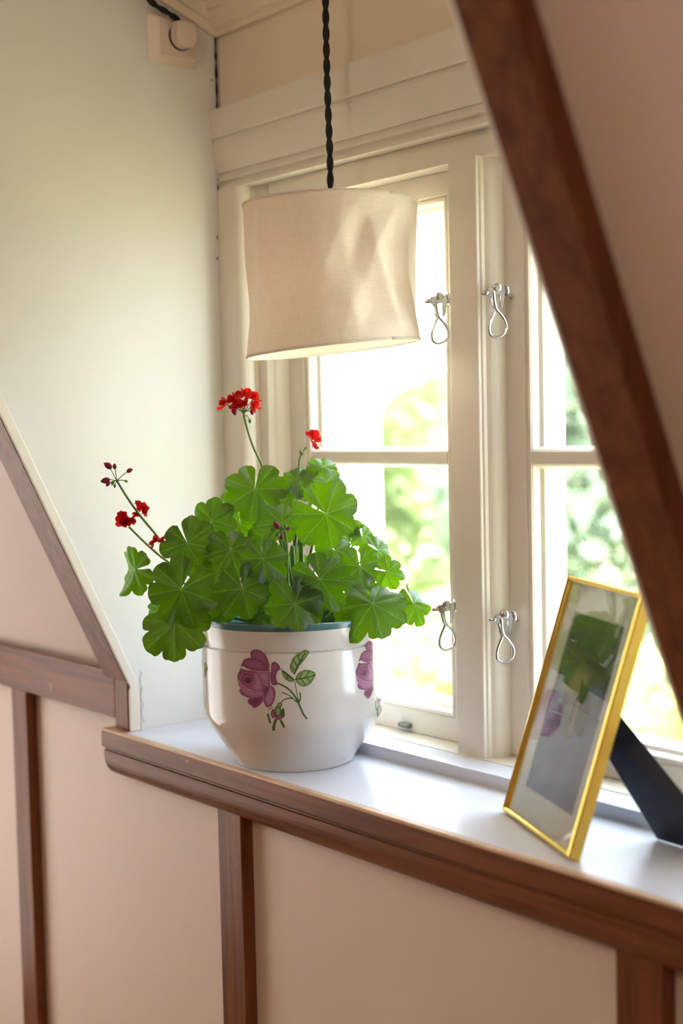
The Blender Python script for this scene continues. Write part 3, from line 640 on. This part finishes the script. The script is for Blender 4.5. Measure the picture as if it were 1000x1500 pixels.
LV = [  # px, py, depth offset, width px, notch angle, tilt, cup, fold, ruffle
 (373, 716, -.02, 94, 82, (.10, .25), -.10, 0, .05), (309, 762, -.03, 76, -92, (-.25, .30), -.16, 0, .06), (274, 795, -.06, 84, 118, (-.15, .20), -.14, 0, .05),
 (338, 805, -.07, 78, 105, (-.05, .45), -.22, 0, .06), (385, 819, -.09, 74, 95, (.05, .30), -.15, 0, .05), (265, 863, -.08, 108, 60, (-.10, .12), -.12, 0, .05),
 (256, 912, -.07, 104, 92, (-.15, .55), -.28, 0, .05), (355, 862, -.10, 88, 105, (0, .20), -.18, 0, .05), (412, 766, -.05, 68, -95, (.05, .35), -.18, 0, .04),
 (478, 753, -.08, 104, 150, (.10, -.05), -.06, 0, .06), (434, 702, 0, 58, -60, (-.1, .85), -.22, 0, .06), (478, 706, .01, 66, -80, (.2, .95), -.22, 0, .06),
 (472, 684, .035, 48, -90, (.1, .9), -.2, 0, .05), (429, 731, -.01, 46, -20, (-.2, .6), -.2, 0, .05), (456, 704, .04, 44, -40, (0, .4), -.1, 0, .05),
 (527, 829, -.04, 66, 95, (.35, .05), -.08, .0, .06), (553, 806, .03, 56, 150, (.6, .5), -.2, 0, .06), (567, 837, .0, 58, 170, (.35, .25), -.16, 0, .06),
 (546, 884, -.07, 108, 100, (.10, .75), -.32, 0, .07), (606, 884, -.01, 66, 120, (.85, .45), -.25, 0, .08), (468, 848, -.10, 94, 125, (.05, .30), -.16, 0, .06),
 (431, 885, -.11, 90, 100, (0, .25), -.16, 0, .07), (490, 806, -.03, 66, 120, (.1, .7), -.2, 0, .06), (530, 868, -.01, 54, 120, (.1, .1), -.1, 0, .05),
 (352, 768, .02, 70, 100, (0, .2), -.1, 0, .05), (384, 786, .01, 48, 80, (.1, .2), -.1, 0, .05), (318, 838, -.02, 70, 80, (0, .3), -.12, 0, .05),
 (300, 815, .0, 66, 60, (-.2, .3), -.12, 0, .05), (404, 870, -.05, 56, 90, (0, .35), -.1, 0, .05), (328, 888, -.05, 54, 60, (-.1, .5), -.1, 0, .05),
 (398, 745, .02, 60, 40, (0, .3), -.1, 0, .05), (232, 892, -.02, 44, 20, (-.6, .3), -.2, 0, .06), (505, 770, .05, 50, 90, (.2, .5), -.1, 0, .05), (530, 785, .05, 44, 90, (.3, .7), -.1, 0, .06),
 (377, 905, -.06, 40, 60, (0, .5), -.1, 0, .05), (350, 730, .05, 56, 90, (-.2, .4), -.1, 0, .05), (420, 820, .03, 60, 80, (0, .3), -.1, 0, .05), (455, 880, .04, 50, 80, (.1, .4), -.1, 0, .05)]
for i, (x, y, dd, sz, na, tl, cu, fo, ru) in enumerate(LV): leaf(x, y, dd, sz, na, tl, cu, fo, ru, seed=i+1)
leaf(197, 835, -.03, 78, 10, (-1.0, -.10), -.30, .35, .07, seed=60)      # curled outer leaf seen edge-on
# woody stems
for i, (x, y, dd, bx, by) in enumerate(((428, 800, -.02, .006, .0), (440, 760, .0, .012, .006), (410, 840, -.03, -.008, -.006), (500, 850, .0, .03, .008), (380, 800, -.01, -.02, .0), (330, 850, -.02, -.03, .01))):
    T_ = atd(x, y, DEP+dd); B_ = Vector((PC.x+bx, PC.y+by, .134))
    tube('stem', bez(B_, B_+Vector((0, 0, .03)), B_+(T_-B_)*.6+Vector((0, 0, .01)), T_, 10), [.0042-.0018*k/10 for k in range(11)], M['stem'], gp, 9)
# flowers
def petal_data(L_, Wd_, rng, base, direction, normal):
    d = direction.normalized(); n = (normal-d*normal.dot(d)).normalized(); s = d.cross(n); vs, fs = [], []; nu, nv = 5, 6
    cu = rng.uniform(.2, .9); tw = rng.uniform(-.3, .3); p1, p2 = rng.uniform(0, 6), rng.uniform(0, 6)
    for i in range(nv+1):
        t = i/nv; wd = Wd_*(math.sin(math.pi*min(1, .16+t*.66))**1.1)*(.35+.75*t)
        for k in range(nu+1):
            q = (k/nu-.5)*2
            vs.append(base+d*(L_*t*(1-.12*q*q*t))+s*(q*wd*.5)+n*(L_*(cu*t*t*.45+.10*math.sin(3*q+p1)*t+.06*math.sin(7*q+p2)*t*t+tw*q*t*.3)))
    for i in range(nv):
        for k in range(nu): a = i*(nu+1)+k; fs.append((a, a+1, a+nu+2, a+nu+1))
    return vs, fs
def floret(c, axis, dia, seed, parent, np_=9, mat='petal', name='floret'):
    rng = random.Random(seed); axis = axis.normalized(); a = axis.orthogonal().normalized(); b = axis.cross(a); vs, fs = [], []
    for i in range(np_):
        w = 2*math.pi*i*.382+rng.uniform(-.3, .3); inner = i/np_
        d = (a*math.cos(w)+b*math.sin(w))*(1-.62*inner)+axis*(.12+.75*inner+rng.uniform(-.15, .2))
        v, f_ = petal_data(dia*.5*rng.uniform(.85, 1.15)*(1-.18*inner), dia*.46*rng.uniform(.85, 1.15), rng, c-axis*dia*.10, d, axis-d*.2)
        k = len(vs); vs += v; fs += [tuple(j+k for j in q) for q in f_]
    # calyx
    return mesh(name, vs, fs, M[mat], parent, True)
def bud(c, axis, L_, parent, mat='bud', name='bud'):
    axis = axis.normalized(); pts = [c+axis*(L_*t) for t in (-.5, -.35, -.1, .15, .35, .5)]
    return tube(name, pts, [L_*.10, L_*.26, L_*.34, L_*.30, L_*.17, L_*.04], M[mat], parent, 10)
def px(x, y, dd): return atd(x, y, DEP+dd)
def stalk(pts, r=.0013, name='flower_stalk'): return tube(name, catmull(pts, 6), r, M['stem'], gp, 8)
# head above the upper left leaf
dd = .0
s1 = stalk([px(357, 608, dd), px(362, 628, dd), px(371, 655, dd), px(385, 686, dd+.0), px(402, 740, 0), px(415, 800, -.01), Vector((PC.x, PC.y, .17))])
tag(s1, 'flower stalk carrying the highest red flower head')
hub = px(357, 608, dd)
for i, (x, y, d2, di) in enumerate(((329, 591, -.004, 17), (341, 586, -.008, 17), (351, 581, .004, 20), (348, 594, -.010, 17), (362, 580, -.004, 20), (371, 583, .005, 17), (357, 593, -.010, 13), (373, 594, -.004, 14), (369, 600, .004, 11))):
    c = px(x, y, dd+d2); D_ = di*DEP/F; ax = (c-hub)+TOC*.006
    fl_ = floret(c, ax, D_*1.6, 11+i, s1, 10)
    tube('pedicel', bez(hub, hub+UP*.006, c-ax.normalized()*D_*.5, c-ax.normalized()*D_*.1, 5), .0006, M['stem'], s1, 6)
for x, y, L_ in ((343, 603, 11), (369, 604, 8)): bud(px(x, y, dd-.004), Vector((0, 0, -1))+RIGHT*.2, L_*DEP/F*1.1, s1)
bud(px(366, 617, dd), Vector((0, 0, -1)), 7*DEP/F, s1, 'stem'); tube('pedicel', [hub, px(362, 609, dd), px(366, 615, dd)], .0005, M['stem'], s1, 6)
# single flower in front of the left sash
s2 = stalk([px(449, 655, .0), px(444, 662, .0), px(438, 676, .0), px(436, 720, 0), px(430, 780, 0), Vector((PC.x+.01, PC.y, .18))], .0011)
tag(s2, 'short stalk with one bright red flower')
floret(px(457, 641, -.002), UP*.7+RIGHT*.7+TOC*.3, 31*DEP/F, 31, s2, 8); floret(px(460, 650, -.006), RIGHT*.9-UP*.3+TOC*.4, 25*DEP/F, 33, s2, 5); floret(px(453, 636, .002), UP*1.0-RIGHT*.3, 22*DEP/F, 34, s2, 5)
bud(px(441, 663, -.002), UP+RIGHT*-.6, 9*DEP/F, s2, 'stem')
# long stalk with buds at its tip, reaching over the cheek wall
s3 = stalk([px(171, 704, -.03), px(185, 727, -.03), px(204, 754, -.03), px(228, 783, -.035), px(246, 806, -.035), px(290, 850, -.03), px(370, 880, -.02), Vector((PC.x-.01, PC.y, .165))], .0013)
tag(s3, 'long bare stalk ending in a spray of dark red buds')
hb = px(171, 704, -.03)
for x, y, dx, dy, L_ in ((158, 682, -.8, .5, 14), (168, 683, 0, 1, 9), (190, 689, .8, .4, 10), (154, 704, -.9, -.2, 14), (158, 709, -.5, -.8, 9), (165, 708, -.3, -1, 7), (168, 712, -.1, -1, 6), (185, 705, .8, -.4, 6)):
    c = px(x, y, -.03-.004*(dx)); bud(c, RIGHT*dx+UP*dy, L_*DEP/F, s3, 'bud' if L_ > 7 else 'stem'); tube('pedicel', [hb, hb*.45+c*.55+UP*.001, c], .0005, M['stem'], s3, 6)
for i, (x, y, di, ax) in enumerate(((207, 744, 24, UP*.4+RIGHT*.5+TOC*.6), (210, 750, 20, RIGHT*.8+TOC*.4), (202, 738, 17, UP*1.0+TOC*.2), (199, 752, 14, -UP*.6+TOC*.6))): floret(px(x, y, -.036), ax, di*DEP/F, 40+i, s3, 9)
# second stalk, parallel
s4 = stalk([px(189, 772, -.035), px(205, 788, -.035), px(222, 804, -.035), px(243, 821, -.04), px(290, 850, -.03), px(360, 880, -.02), Vector((PC.x-.012, PC.y+.004, .160))], .0012)
tag(s4, 'lower stalk with one dark red double flower')
for i, (x, y, di, ax) in enumerate(((181, 761, 28, -RIGHT*.5+TOC*.7+UP*.3), (185, 765, 22, TOC+RIGHT*.2-UP*.2), (193, 763, 17, RIGHT*.9+TOC*.3), (178, 754, 18, UP*.9+TOC*.3))): floret(px(x, y, -.042), ax, di*DEP/F, 50+i, s4, 10)
for i, (x, y, di, ax) in enumerate(((229, 791, 19, -RIGHT*.4+UP*.5+TOC*.5), (235, 793, 17, RIGHT*.5+TOC*.5), (224, 796, 14, -RIGHT*.7+TOC*.5))): floret(px(x, y, -.045), ax, di*DEP/F, 60+i, s4, 7)
# young bud cluster among the leaves
s5 = stalk([px(417, 775, -.07), px(420, 800, -.065), px(421, 830, -.06), px(422, 870, -.05), Vector((PC.x+.004, PC.y-.01, .17))], .0014)
tag(s5, 'upright stalk with a small cluster of young buds')
hb = px(417, 776, -.07)
for x, y, dx, dy, L_, mt in ((405, 769, -.4, .4, 13, 'bud'), (400, 775, -.9, -.1, 7, 'stem'), (406, 783, -.5, -.9, 8, 'stem'), (412, 787, -.1, -1, 8, 'bud'), (422, 774, .6, .4, 7, 'bud'), (418, 771, .1, 1, 7, 'stem')):
    c = px(x, y, -.075); bud(c, RIGHT*dx+UP*dy, L_*DEP/F, s5, mt); tube('pedicel', [hb, hb*.5+c*.5+UP*.001, c], .0005, M['stem'], s5, 6)

# ------------------------------------------------------------------ pendant lamp
LC = atd(486, 405, 1.46); LR = 128/F*1.46
lamp = empty('pendant_lamp', (LC.x, LC.y, LC.z-.075)); tag(lamp, 'crumpled off-white linen drum lampshade hanging on a twisted black cord', 'lamp')
m, nt, b = new_mat('linen'); M['linen'] = m
tc = N(nt, 'ShaderNodeTexCoord'); outn = nt.nodes['Material Output']
hgt = None
for sc in ((1400, 1400, 60), (60, 60, 1400)):
    mp = N(nt, 'ShaderNodeMapping'); mp.inputs['Scale'].default_value = sc; n = N(nt, 'ShaderNodeTexNoise'); n.inputs['Scale'].default_value = 1; n.inputs['Detail'].default_value = 1
    nt.links.new(tc.outputs['Object'], mp.inputs['Vector']); nt.links.new(mp.outputs['Vector'], n.inputs['Vector'])
    if hgt is None: hgt = n.outputs['Fac']
    else:
        ad = N(nt, 'ShaderNodeMath', operation='ADD'); nt.links.new(hgt, ad.inputs[0]); nt.links.new(n.outputs['Fac'], ad.inputs[1]); hgt = ad.outputs[0]
cr_ = N(nt, 'ShaderNodeValToRGB'); cr_.color_ramp.elements[0].position = .35; cr_.color_ramp.elements[1].position = .65
cr_.color_ramp.elements[0].color = lin((236, 222, 204)); cr_.color_ramp.elements[1].color = lin((246, 236, 222))
hf = N(nt, 'ShaderNodeMath', operation='MULTIPLY'); hf.inputs[1].default_value = .5; nt.links.new(hgt, hf.inputs[0]); nt.links.new(hf.outputs[0], cr_.inputs['Fac'])
nt.links.new(cr_.outputs['Color'], b.inputs['Base Color']); b.inputs['Roughness'].default_value = .9; b.inputs['Specular IOR Level'].default_value = .15
bp = N(nt, 'ShaderNodeBump'); bp.inputs['Strength'].default_value = .25; bp.inputs['Distance'].default_value = .0006; nt.links.new(hgt, bp.inputs['Height']); nt.links.new(bp.outputs['Normal'], b.inputs['Normal'])
tr = N(nt, 'ShaderNodeBsdfTranslucent'); tr.inputs['Color'].default_value = lin((240, 230, 214)); ms = N(nt, 'ShaderNodeMixShader'); ms.inputs['Fac'].default_value = .24
nt.links.new(b.outputs[0], ms.inputs[1]); nt.links.new(tr.outputs[0], ms.inputs[2]); nt.links.new(ms.outputs[0], outn.inputs['Surface'])
a_l = math.atan2(CAM.y-LC.y, CAM.x-LC.x)
ztop, zbot = LC.z+.0766, LC.z-.0777
NA, NZ = 260, 60
A_, H_ = np.meshgrid(np.linspace(0, 2*np.pi, NA, endpoint=False), np.linspace(0, 1, NZ))
ang = np.degrees((A_-a_l+np.pi) % (2*np.pi)-np.pi)   # 0 = facing the camera, + = towards the window on the right
# crumple: creased triangles between hand-placed ridge and valley points (angle, height 0..1, radial offset)
from mathutils.geometry import delaunay_2d_cdt
CP = [(48.6, .93, .0), (30, .64, .012), (48, .13, .005), (58, .62, -.16), (62, .33, -.15), (80, .5, -.09), (70, .8, -.06), (19, .74, -.075), (26, .86, -.035), (6, .76, .0), (12.8, .52, -.06), (22, .40, -.035), (12.8, .27, .0), (28, .22, -.07),
      (-6, .5, -.028), (-10, .85, -.004), (-21, .56, -.03), (-26, .2, -.006), (-34, .88, .004), (-54, .63, .012), (-40, .27, .006), (-66, .5, -.06), (-69, .83, -.03), (-61, .28, -.045), (-80, .64, .0), (-86, .34, -.05),
      (100, .6, .0), (118, .3, -.08), (125, .7, -.06), (146, .5, .0), (165, .75, -.07), (-178, .3, -.08), (-155, .6, .0), (-135, .35, -.07), (-118, .7, -.06), (-104, .4, .0)]
CP += [(a, h, .0) for a in range(-180, 180, 12) for h in (0, 1)] + [(a+6, h, -.004) for a in range(-180, 180, 12) for h in (.055, .945) if not 36 < a+6 < 58]
CP = CP + [(a+360, h, o) for a, h, o in CP if a < -90] + [(a-360, h, o) for a, h, o in CP if a > 90]
K2 = [Vector((a, h*75)) for a, h, o in CP]
def cpi(a, h): return min(range(len(CP)), key=lambda i: abs(CP[i][0]-a)+abs(CP[i][1]-h)*75)
cons = [(cpi(48.6, .93), cpi(30, .64)), (cpi(30, .64), cpi(48, .13)), (cpi(-34, .88), cpi(-54, .63)), (cpi(-54, .63), cpi(-40, .27))]
vo, _, fo, ov, _, _ = delaunay_2d_cdt(K2, cons, [], 0, 1e-6)
P3 = []
for i_, v_ in enumerate(vo):
    a, h, o = CP[ov[i_][0]]; w = math.radians(a)+a_l
    o *= 1.3; P3.append((LR*(1+o)*math.cos(w), LR*(1+o)*math.sin(w), h))
P3 = np.array(P3); XY = np.zeros(ang.shape+(3,)); done = np.zeros(ang.shape, bool)
for t_ in fo:
    (x1, y1), (x2, y2), (x3, y3) = [(vo[k].x, vo[k].y) for k in t_]; dn = (y2-y3)*(x1-x3)+(x3-x2)*(y1-y3)
    if abs(dn) < 1e-9: continue
    g1 = ((y2-y3)*(ang-x3)+(x3-x2)*(H_*75-y3))/dn; g2 = ((y3-y1)*(ang-x3)+(x1-x3)*(H_*75-y3))/dn; g3 = 1-g1-g2
    mk = (g1 >= -1e-6) & (g2 >= -1e-6) & (g3 >= -1e-6) & ~done
    XY[mk] = g1[mk, None]*P3[t_[0]]+g2[mk, None]*P3[t_[1]]+g3[mk, None]*P3[t_[2]]; done |= mk
for _ in range(2):
    B_ = (XY+np.roll(XY, 1, 1)+np.roll(XY, -1, 1))/3; B_[1:-1] = (B_[1:-1]*1+B_[2:]+B_[:-2])/3; B_[0], B_[-1] = XY[0], XY[-1]; XY = B_
tilt = .008
Zs = zbot+(ztop-zbot)*H_ + tilt*np.sin(A_-a_l)*(1-H_)
PX, PY = LC.x+XY[..., 0], LC.y+XY[..., 1]
def ringmesh(PXs, PYs, Zz):
    h, w = PXs.shape; idx = np.arange(h*w).reshape(h, w); nx = np.roll(idx, -1, 1)
    return np.stack([PXs, PYs, Zz], -1).reshape(-1, 3).tolist(), np.stack([idx[:-1], nx[:-1], nx[1:], idx[1:]], -1).reshape(-1, 4).tolist()
v, f_ = ringmesh(PX, PY, Zs); sh_ = mesh('lamp_shade', v, f_, M['linen'], lamp, True)
md = sh_.modifiers.new('thickness', 'SOLIDIFY'); md.thickness = .0012; md.offset = -1
def rim(i, z_off, rr):
    pts = [Vector((LC.x+LR*.994*math.cos(a), LC.y+LR*.994*math.sin(a), (zbot+tilt*math.sin(a-a_l) if i == 0 else ztop)+z_off)) for a in [k*2*math.pi/72 for k in range(73)]]
    return tube('hem', pts, rr, M['linen'], lamp, 8)
rim(0, .001, .0016); rim(1, -.001, .0016)
# fabric top and cord fitting
v, f_ = lathe_data([(LR*.985, ztop-.001), (LR*.6, ztop+.0005), (.012, ztop+.001)], 72); mesh('shade_top', [(q[0]+LC.x, q[1]+LC.y, q[2]) for q in v], f_, M['linen'], lamp, True)
v, f_ = lathe_data([(0, ztop+.010), (.006, ztop+.010), (.009, ztop+.006), (.013, ztop+.005), (.013, ztop-.004), (.018, ztop-.006), (.018, ztop-.045), (.014, ztop-.05), (0, ztop-.05)], 32); mesh('lamp_holder', [(q[0]+LC.x, q[1]+LC.y, q[2]) for q in v], f_, M['black'], lamp, True)
v, f_ = lathe_data([(.011, ztop-.050), (.013, ztop-.058), (.022, ztop-.072), (.0275, ztop-.088), (.0255, ztop-.103), (.016, ztop-.113), (0, ztop-.116)], 32)
M['bulb'] = paint_mat('opal_bulb', (240, 238, 232), .1, 0, 5, 0); bb = M['bulb'].node_tree.nodes['Principled BSDF']; bb.inputs['Emission Color'].default_value = (1, .91, .82, 1); bb.inputs['Emission Strength'].default_value = 5.5; mesh('bulb', [(q[0]+LC.x, q[1]+LC.y, q[2]) for q in v], f_, M['bulb'], lamp, True)
# twisted cord: up to the dormer ceiling, back along the cheek to the plug
def twist(path, r, pitch, seg=7):
    P = catmull(path, 60); L_ = 0; vs, fs = [], []
    cum = [0]
    for i in range(1, len(P)): cum.append(cum[-1]+(P[i]-P[i-1]).length)
    step = .0016; n = int(cum[-1]/step); Q = []; j = 0
    for i in range(n+1):
        s_ = i*step
        while j < len(cum)-2 and cum[j+1] < s_: j += 1
        t = (s_-cum[j])/max(1e-9, cum[j+1]-cum[j]); Q.append(P[j].lerp(P[j+1], min(1, t)))
    for ph in (0, math.pi):
        pts = []; prev = None
        for i, q in enumerate(Q):
            t = (Q[min(i+1, n)]-Q[max(i-1, 0)]).normalized()
            a = t.orthogonal().normalized() if prev is None else (prev-t*prev.dot(t)).normalized(); prev = a; b_ = t.cross(a)
            w = 2*math.pi*i*step/pitch+ph; pts.append(q+(a*math.cos(w)+b_*math.sin(w))*r*.62)
        v, f_ = tube_data(pts, r, seg); k = len(vs); vs += v; fs += [tuple(i+k for i in q) for q in f_]
    return vs, fs
ct = ceil_z(LC.y)
plug_p = plane_at(265, 36, (.012, 0, 0), Vector((1, 0, 0)))
path = [Vector((LC.x, LC.y, ztop+.008)), Vector((LC.x+.001, LC.y, ztop+.05)), Vector((LC.x-.001, LC.y, ztop+.15)), Vector((LC.x, LC.y, ztop+.25)), Vector((LC.x, LC.y, ct-.02)), Vector((LC.x-.012, LC.y-.004, ct-.007)), Vector((LC.x-.06, LC.y-.06, ceil_z(LC.y-.06)-.006)),
        Vector((.12, -.10, ceil_z(-.10)-.006)), Vector((.045, -.10, ceil_z(-.10)-.008)), Vector((.020, -.05, ceil_z(-.05)-.024)), Vector((.0165, .02, ceil_z(.02)-.030)), plane_at(222, 3, (.0165, 0, 0), Vector((1, 0, 0))), plane_at(243, 17, (.0155, 0, 0), Vector((1, 0, 0))), plane_at(258, 27, (.0145, 0, 0), Vector((1, 0, 0))), plug_p]
v, f_ = twist(path, .0024, .034); mesh('cord', v, f_, M['black'], lamp, True)
# plug (round-bottomed) in the wall socket
sock = empty('wall_socket', (0, .105, .842)); tag(sock, 'square ivory surface-mounted socket box high on the cheek wall', 'socket')
y0, y1, z0, z1 = .068, .137, .8135, .872
bm = bmesh.new()
B0 = [bm.verts.new((.0004, y, z)) for y, z in ((y0, z0), (y1, z0), (y1, z1), (y0, z1))]
B1 = [bm.verts.new((.0100, y, z)) for y, z in ((y0+.010, z0+.007), (y1-.006, z0+.007), (y1-.006, z1-.006), (y0+.010, z1-.006))]
bm.faces.new(B1)
for i in range(4): bm.faces.new((B0[i], B0[(i+1) % 4], B1[(i+1) % 4], B1[i]))
bmesh.ops.bevel(bm, geom=bm.edges[:], offset=.0012, segments=2, affect='EDGES'); bx_ = from_bm('socket_box', bm, M['bakelite'], sock)
pcx = plane_at(265, 54, (.012, 0, 0), Vector((1, 0, 0)))
v, f_ = tube_data([(.0098, pcx.y, pcx.z), (.0106, pcx.y, pcx.z)], .0165, 28); mesh('socket_well', v, f_, M['gapdark'], sock, False)
pr = [(pcx.y+.0150*math.cos(math.radians(t)), pcx.z-.0005+.0150*math.sin(math.radians(t))) for t in range(180, 361, 12)] + [(pcx.y+.0135, pcx.z+.015), (pcx.y-.0135, pcx.z+.015)]
pl_ = prism('plug', pr, 0, .0108, .026, M['bakelite'], lamp, .0022); tag(pl_, 'rounded ivory plug')

# ------------------------------------------------------------------ unseen lamp, added to brighten the slope and upper walls
cl = empty('fill_lamp', (1.3, -1.5, 1.15)); tag(cl, 'unseen round globe added as fill light below the flat room ceiling', 'lamp')
M['globe'] = paint_mat('fill_lamp_globe', (250, 244, 232), .2, 0, 5, 0); bb = M['globe'].node_tree.nodes['Principled BSDF']; bb.inputs['Emission Color'].default_value = (1, .90, .79, 1); bb.inputs['Emission Strength'].default_value = 8.6
v, f_ = lathe_data([(.15*math.sin(math.pi*k/16)+(0.02 if k == 0 else 0), .15*math.cos(math.pi*k/16)) for k in range(17)], 32)
mesh('globe', [(q[0]+1.3, q[1]-1.5, q[2]+1.15) for q in v], f_, M['globe'], cl, True)
v, f_ = lathe_data([(0, CZ), (.05, CZ), (.05, CZ-.012), (.012, CZ-.02), (.006, CZ-.03), (.006, 1.315), (.024, 1.31), (.024, 1.298), (0, 1.298)], 24)
mesh('fill_lamp_mount', [(q[0]+1.3, q[1]-1.5, q[2]) for q in v], f_, M['gold'], cl, True)

# ------------------------------------------------------------------ picture frame
FB = plane_at(735, 1190, (0, 0, 0), Vector((0, 0, 1))); FR_ = plane_at(833, 1263, (0, 0, 0), Vector((0, 0, 1)))
ex = (FR_-FB).normalized(); FWID = (FR_-FB).length
TLp = plane_at(832, 846, FB, ex); ez = (TLp-FB).normalized(); FH = (TLp-FB).length; ey = ez.cross(ex)     # ey points to the window
pf = empty('picture_frame'); pf.matrix_world = Matrix(((ex.x, ey.x, ez.x, FB.x), (ex.y, ey.y, ez.y, FB.y), (ex.z, ey.z, ez.z, FB.z+.0024), (0, 0, 0, 1)))
tag(pf, 'slim brass picture frame with white mat leaning on its dark stand on the sill', 'picture frame')
def loc(o): o.matrix_parent_inverse = Matrix.Identity(4); return o
gold = [(0, .0005), (.0012, -.0008), (.0032, -.0012), (.0046, 0), (.0050, .002), (.0050, .0045), (.0014, .0045), (.0014, .0100), (0, .0104)]
gd = [(d, y) for d, y in gold]
for nm, pts in (('frame_rail', 0), ):
    for c in range(4):
        cs = ((0, 0), (1, 0), (1, 1), (0, 1)); n = len(gd); vs = []
        for cx, cz in (cs[c], cs[(c+1) % 4]):
            for d, y in gd: vs.append((d if cx == 0 else FWID-d, y, d if cz == 0 else FH-d))
        fs = [(i, (i+1) % n, n+(i+1) % n, n+i) for i in range(n)]+[tuple(range(n)), tuple(range(n, 2*n))]
        bm = bmesh.new(); VB = [bm.verts.new(q) for q in vs]; [bm.faces.new([VB[i] for i in q]) for q in fs]; loc(from_bm('frame_rail', bm, M['gold'], pf))
M['matb'] = paint_mat('white_mat_board', (226, 222, 214), .8, .02, 20, .05, 300)
loc(box('glass', .0040, FWID-.0040, .0022, .0036, .0040, FH-.0040, M['pglass'], pf, 0))
loc(sweep_frame('mat_board', [(.004, .0044), (.0245, .0044), (.0253, .0054), (.0253, .0058), (.004, .0058)], 0, FWID, 0, FH, M['matb'], pf, (1, 1, 1.25, 1.25)))
GX2, GY2 = np.meshgrid(np.linspace(0, 1, 110), np.linspace(0, 1, 170))
# muted printed picture: dusky ground, soft darker upper half, a pale tan figure shape and a thin dark stem
cv2 = Canvas(GX2*100, GY2*170, L3((92, 94, 112)))
t = np.clip((GY2-.28)/.35, 0, 1)[..., None]; cv2.C = L3((78, 74, 62))*(1-t)+L3((122, 124, 148))*t
nz = (np.sin(GX2*9+3*np.sin(GY2*7))*np.cos(GY2*11+2*np.sin(GX2*5)))[..., None]; cv2.C *= 1+.16*nz
cv2.petal([(28, 50), (50, 44), (66, 52), (60, 80), (64, 104), (48, 112), (38, 96), (22, 74)], L3((92, 82, 68)), L3((150, 122, 98)), 12)
cv2.petal([(52, 62), (70, 66), (78, 84), (74, 104), (58, 102), (56, 80)], L3((60, 66, 56)), L3((52, 60, 52)), 10)
cv2.stroke([(50, 60), (52, 70), (47, 80), (48, 96)], 2.6, L3((40, 48, 44)))
m_ = np.clip((GX2*100-8)*.2, 0, 1)
pos = np.stack([.0245+GX2*(FWID-.049), np.full(GX2.shape, .0060), .030+(1-GY2)*(FH-.060)], -1)
loc(decal('picture_print', GX2, GY2, cv2, pos, M['paper'], pf))
loc(box('backing_board', .0018, FWID-.0018, .0064, .0098, .0018, FH-.0018, M['navy'], pf, .0005))
# stand leg: hinged on the back board, foot on the sill
nrm = ey; bp0 = FB+ey*.0108
fA = plane_at(963, 1229, (0, 0, .0012), Vector((0, 0, 1))); fB = plane_at(1082, 1266, (0, 0, .0012), Vector((0, 0, 1)))
tA = plane_at(856, 1052, bp0, nrm); tB = plane_at(866, 996, bp0, nrm)
inv = pf.matrix_world.inverted()
th_ = (tB-tA).cross(fA-tA).normalized()*.0014
vs = [inv@q for q in (tA-th_, tB-th_, fB-th_, fA-th_, tA+th_, tB+th_, fB+th_, fA+th_)]
bm = bmesh.new(); VB = [bm.verts.new(q) for q in vs]
for q in ((0, 1, 2, 3), (4, 5, 6, 7), (0, 1, 5, 4), (1, 2, 6, 5), (2, 3, 7, 6), (3, 0, 4, 7)): bm.faces.new([VB[i] for i in q])
loc(tag(from_bm('stand_leg', bm, M['navy'], pf), 'broad dark blue stand leg'))
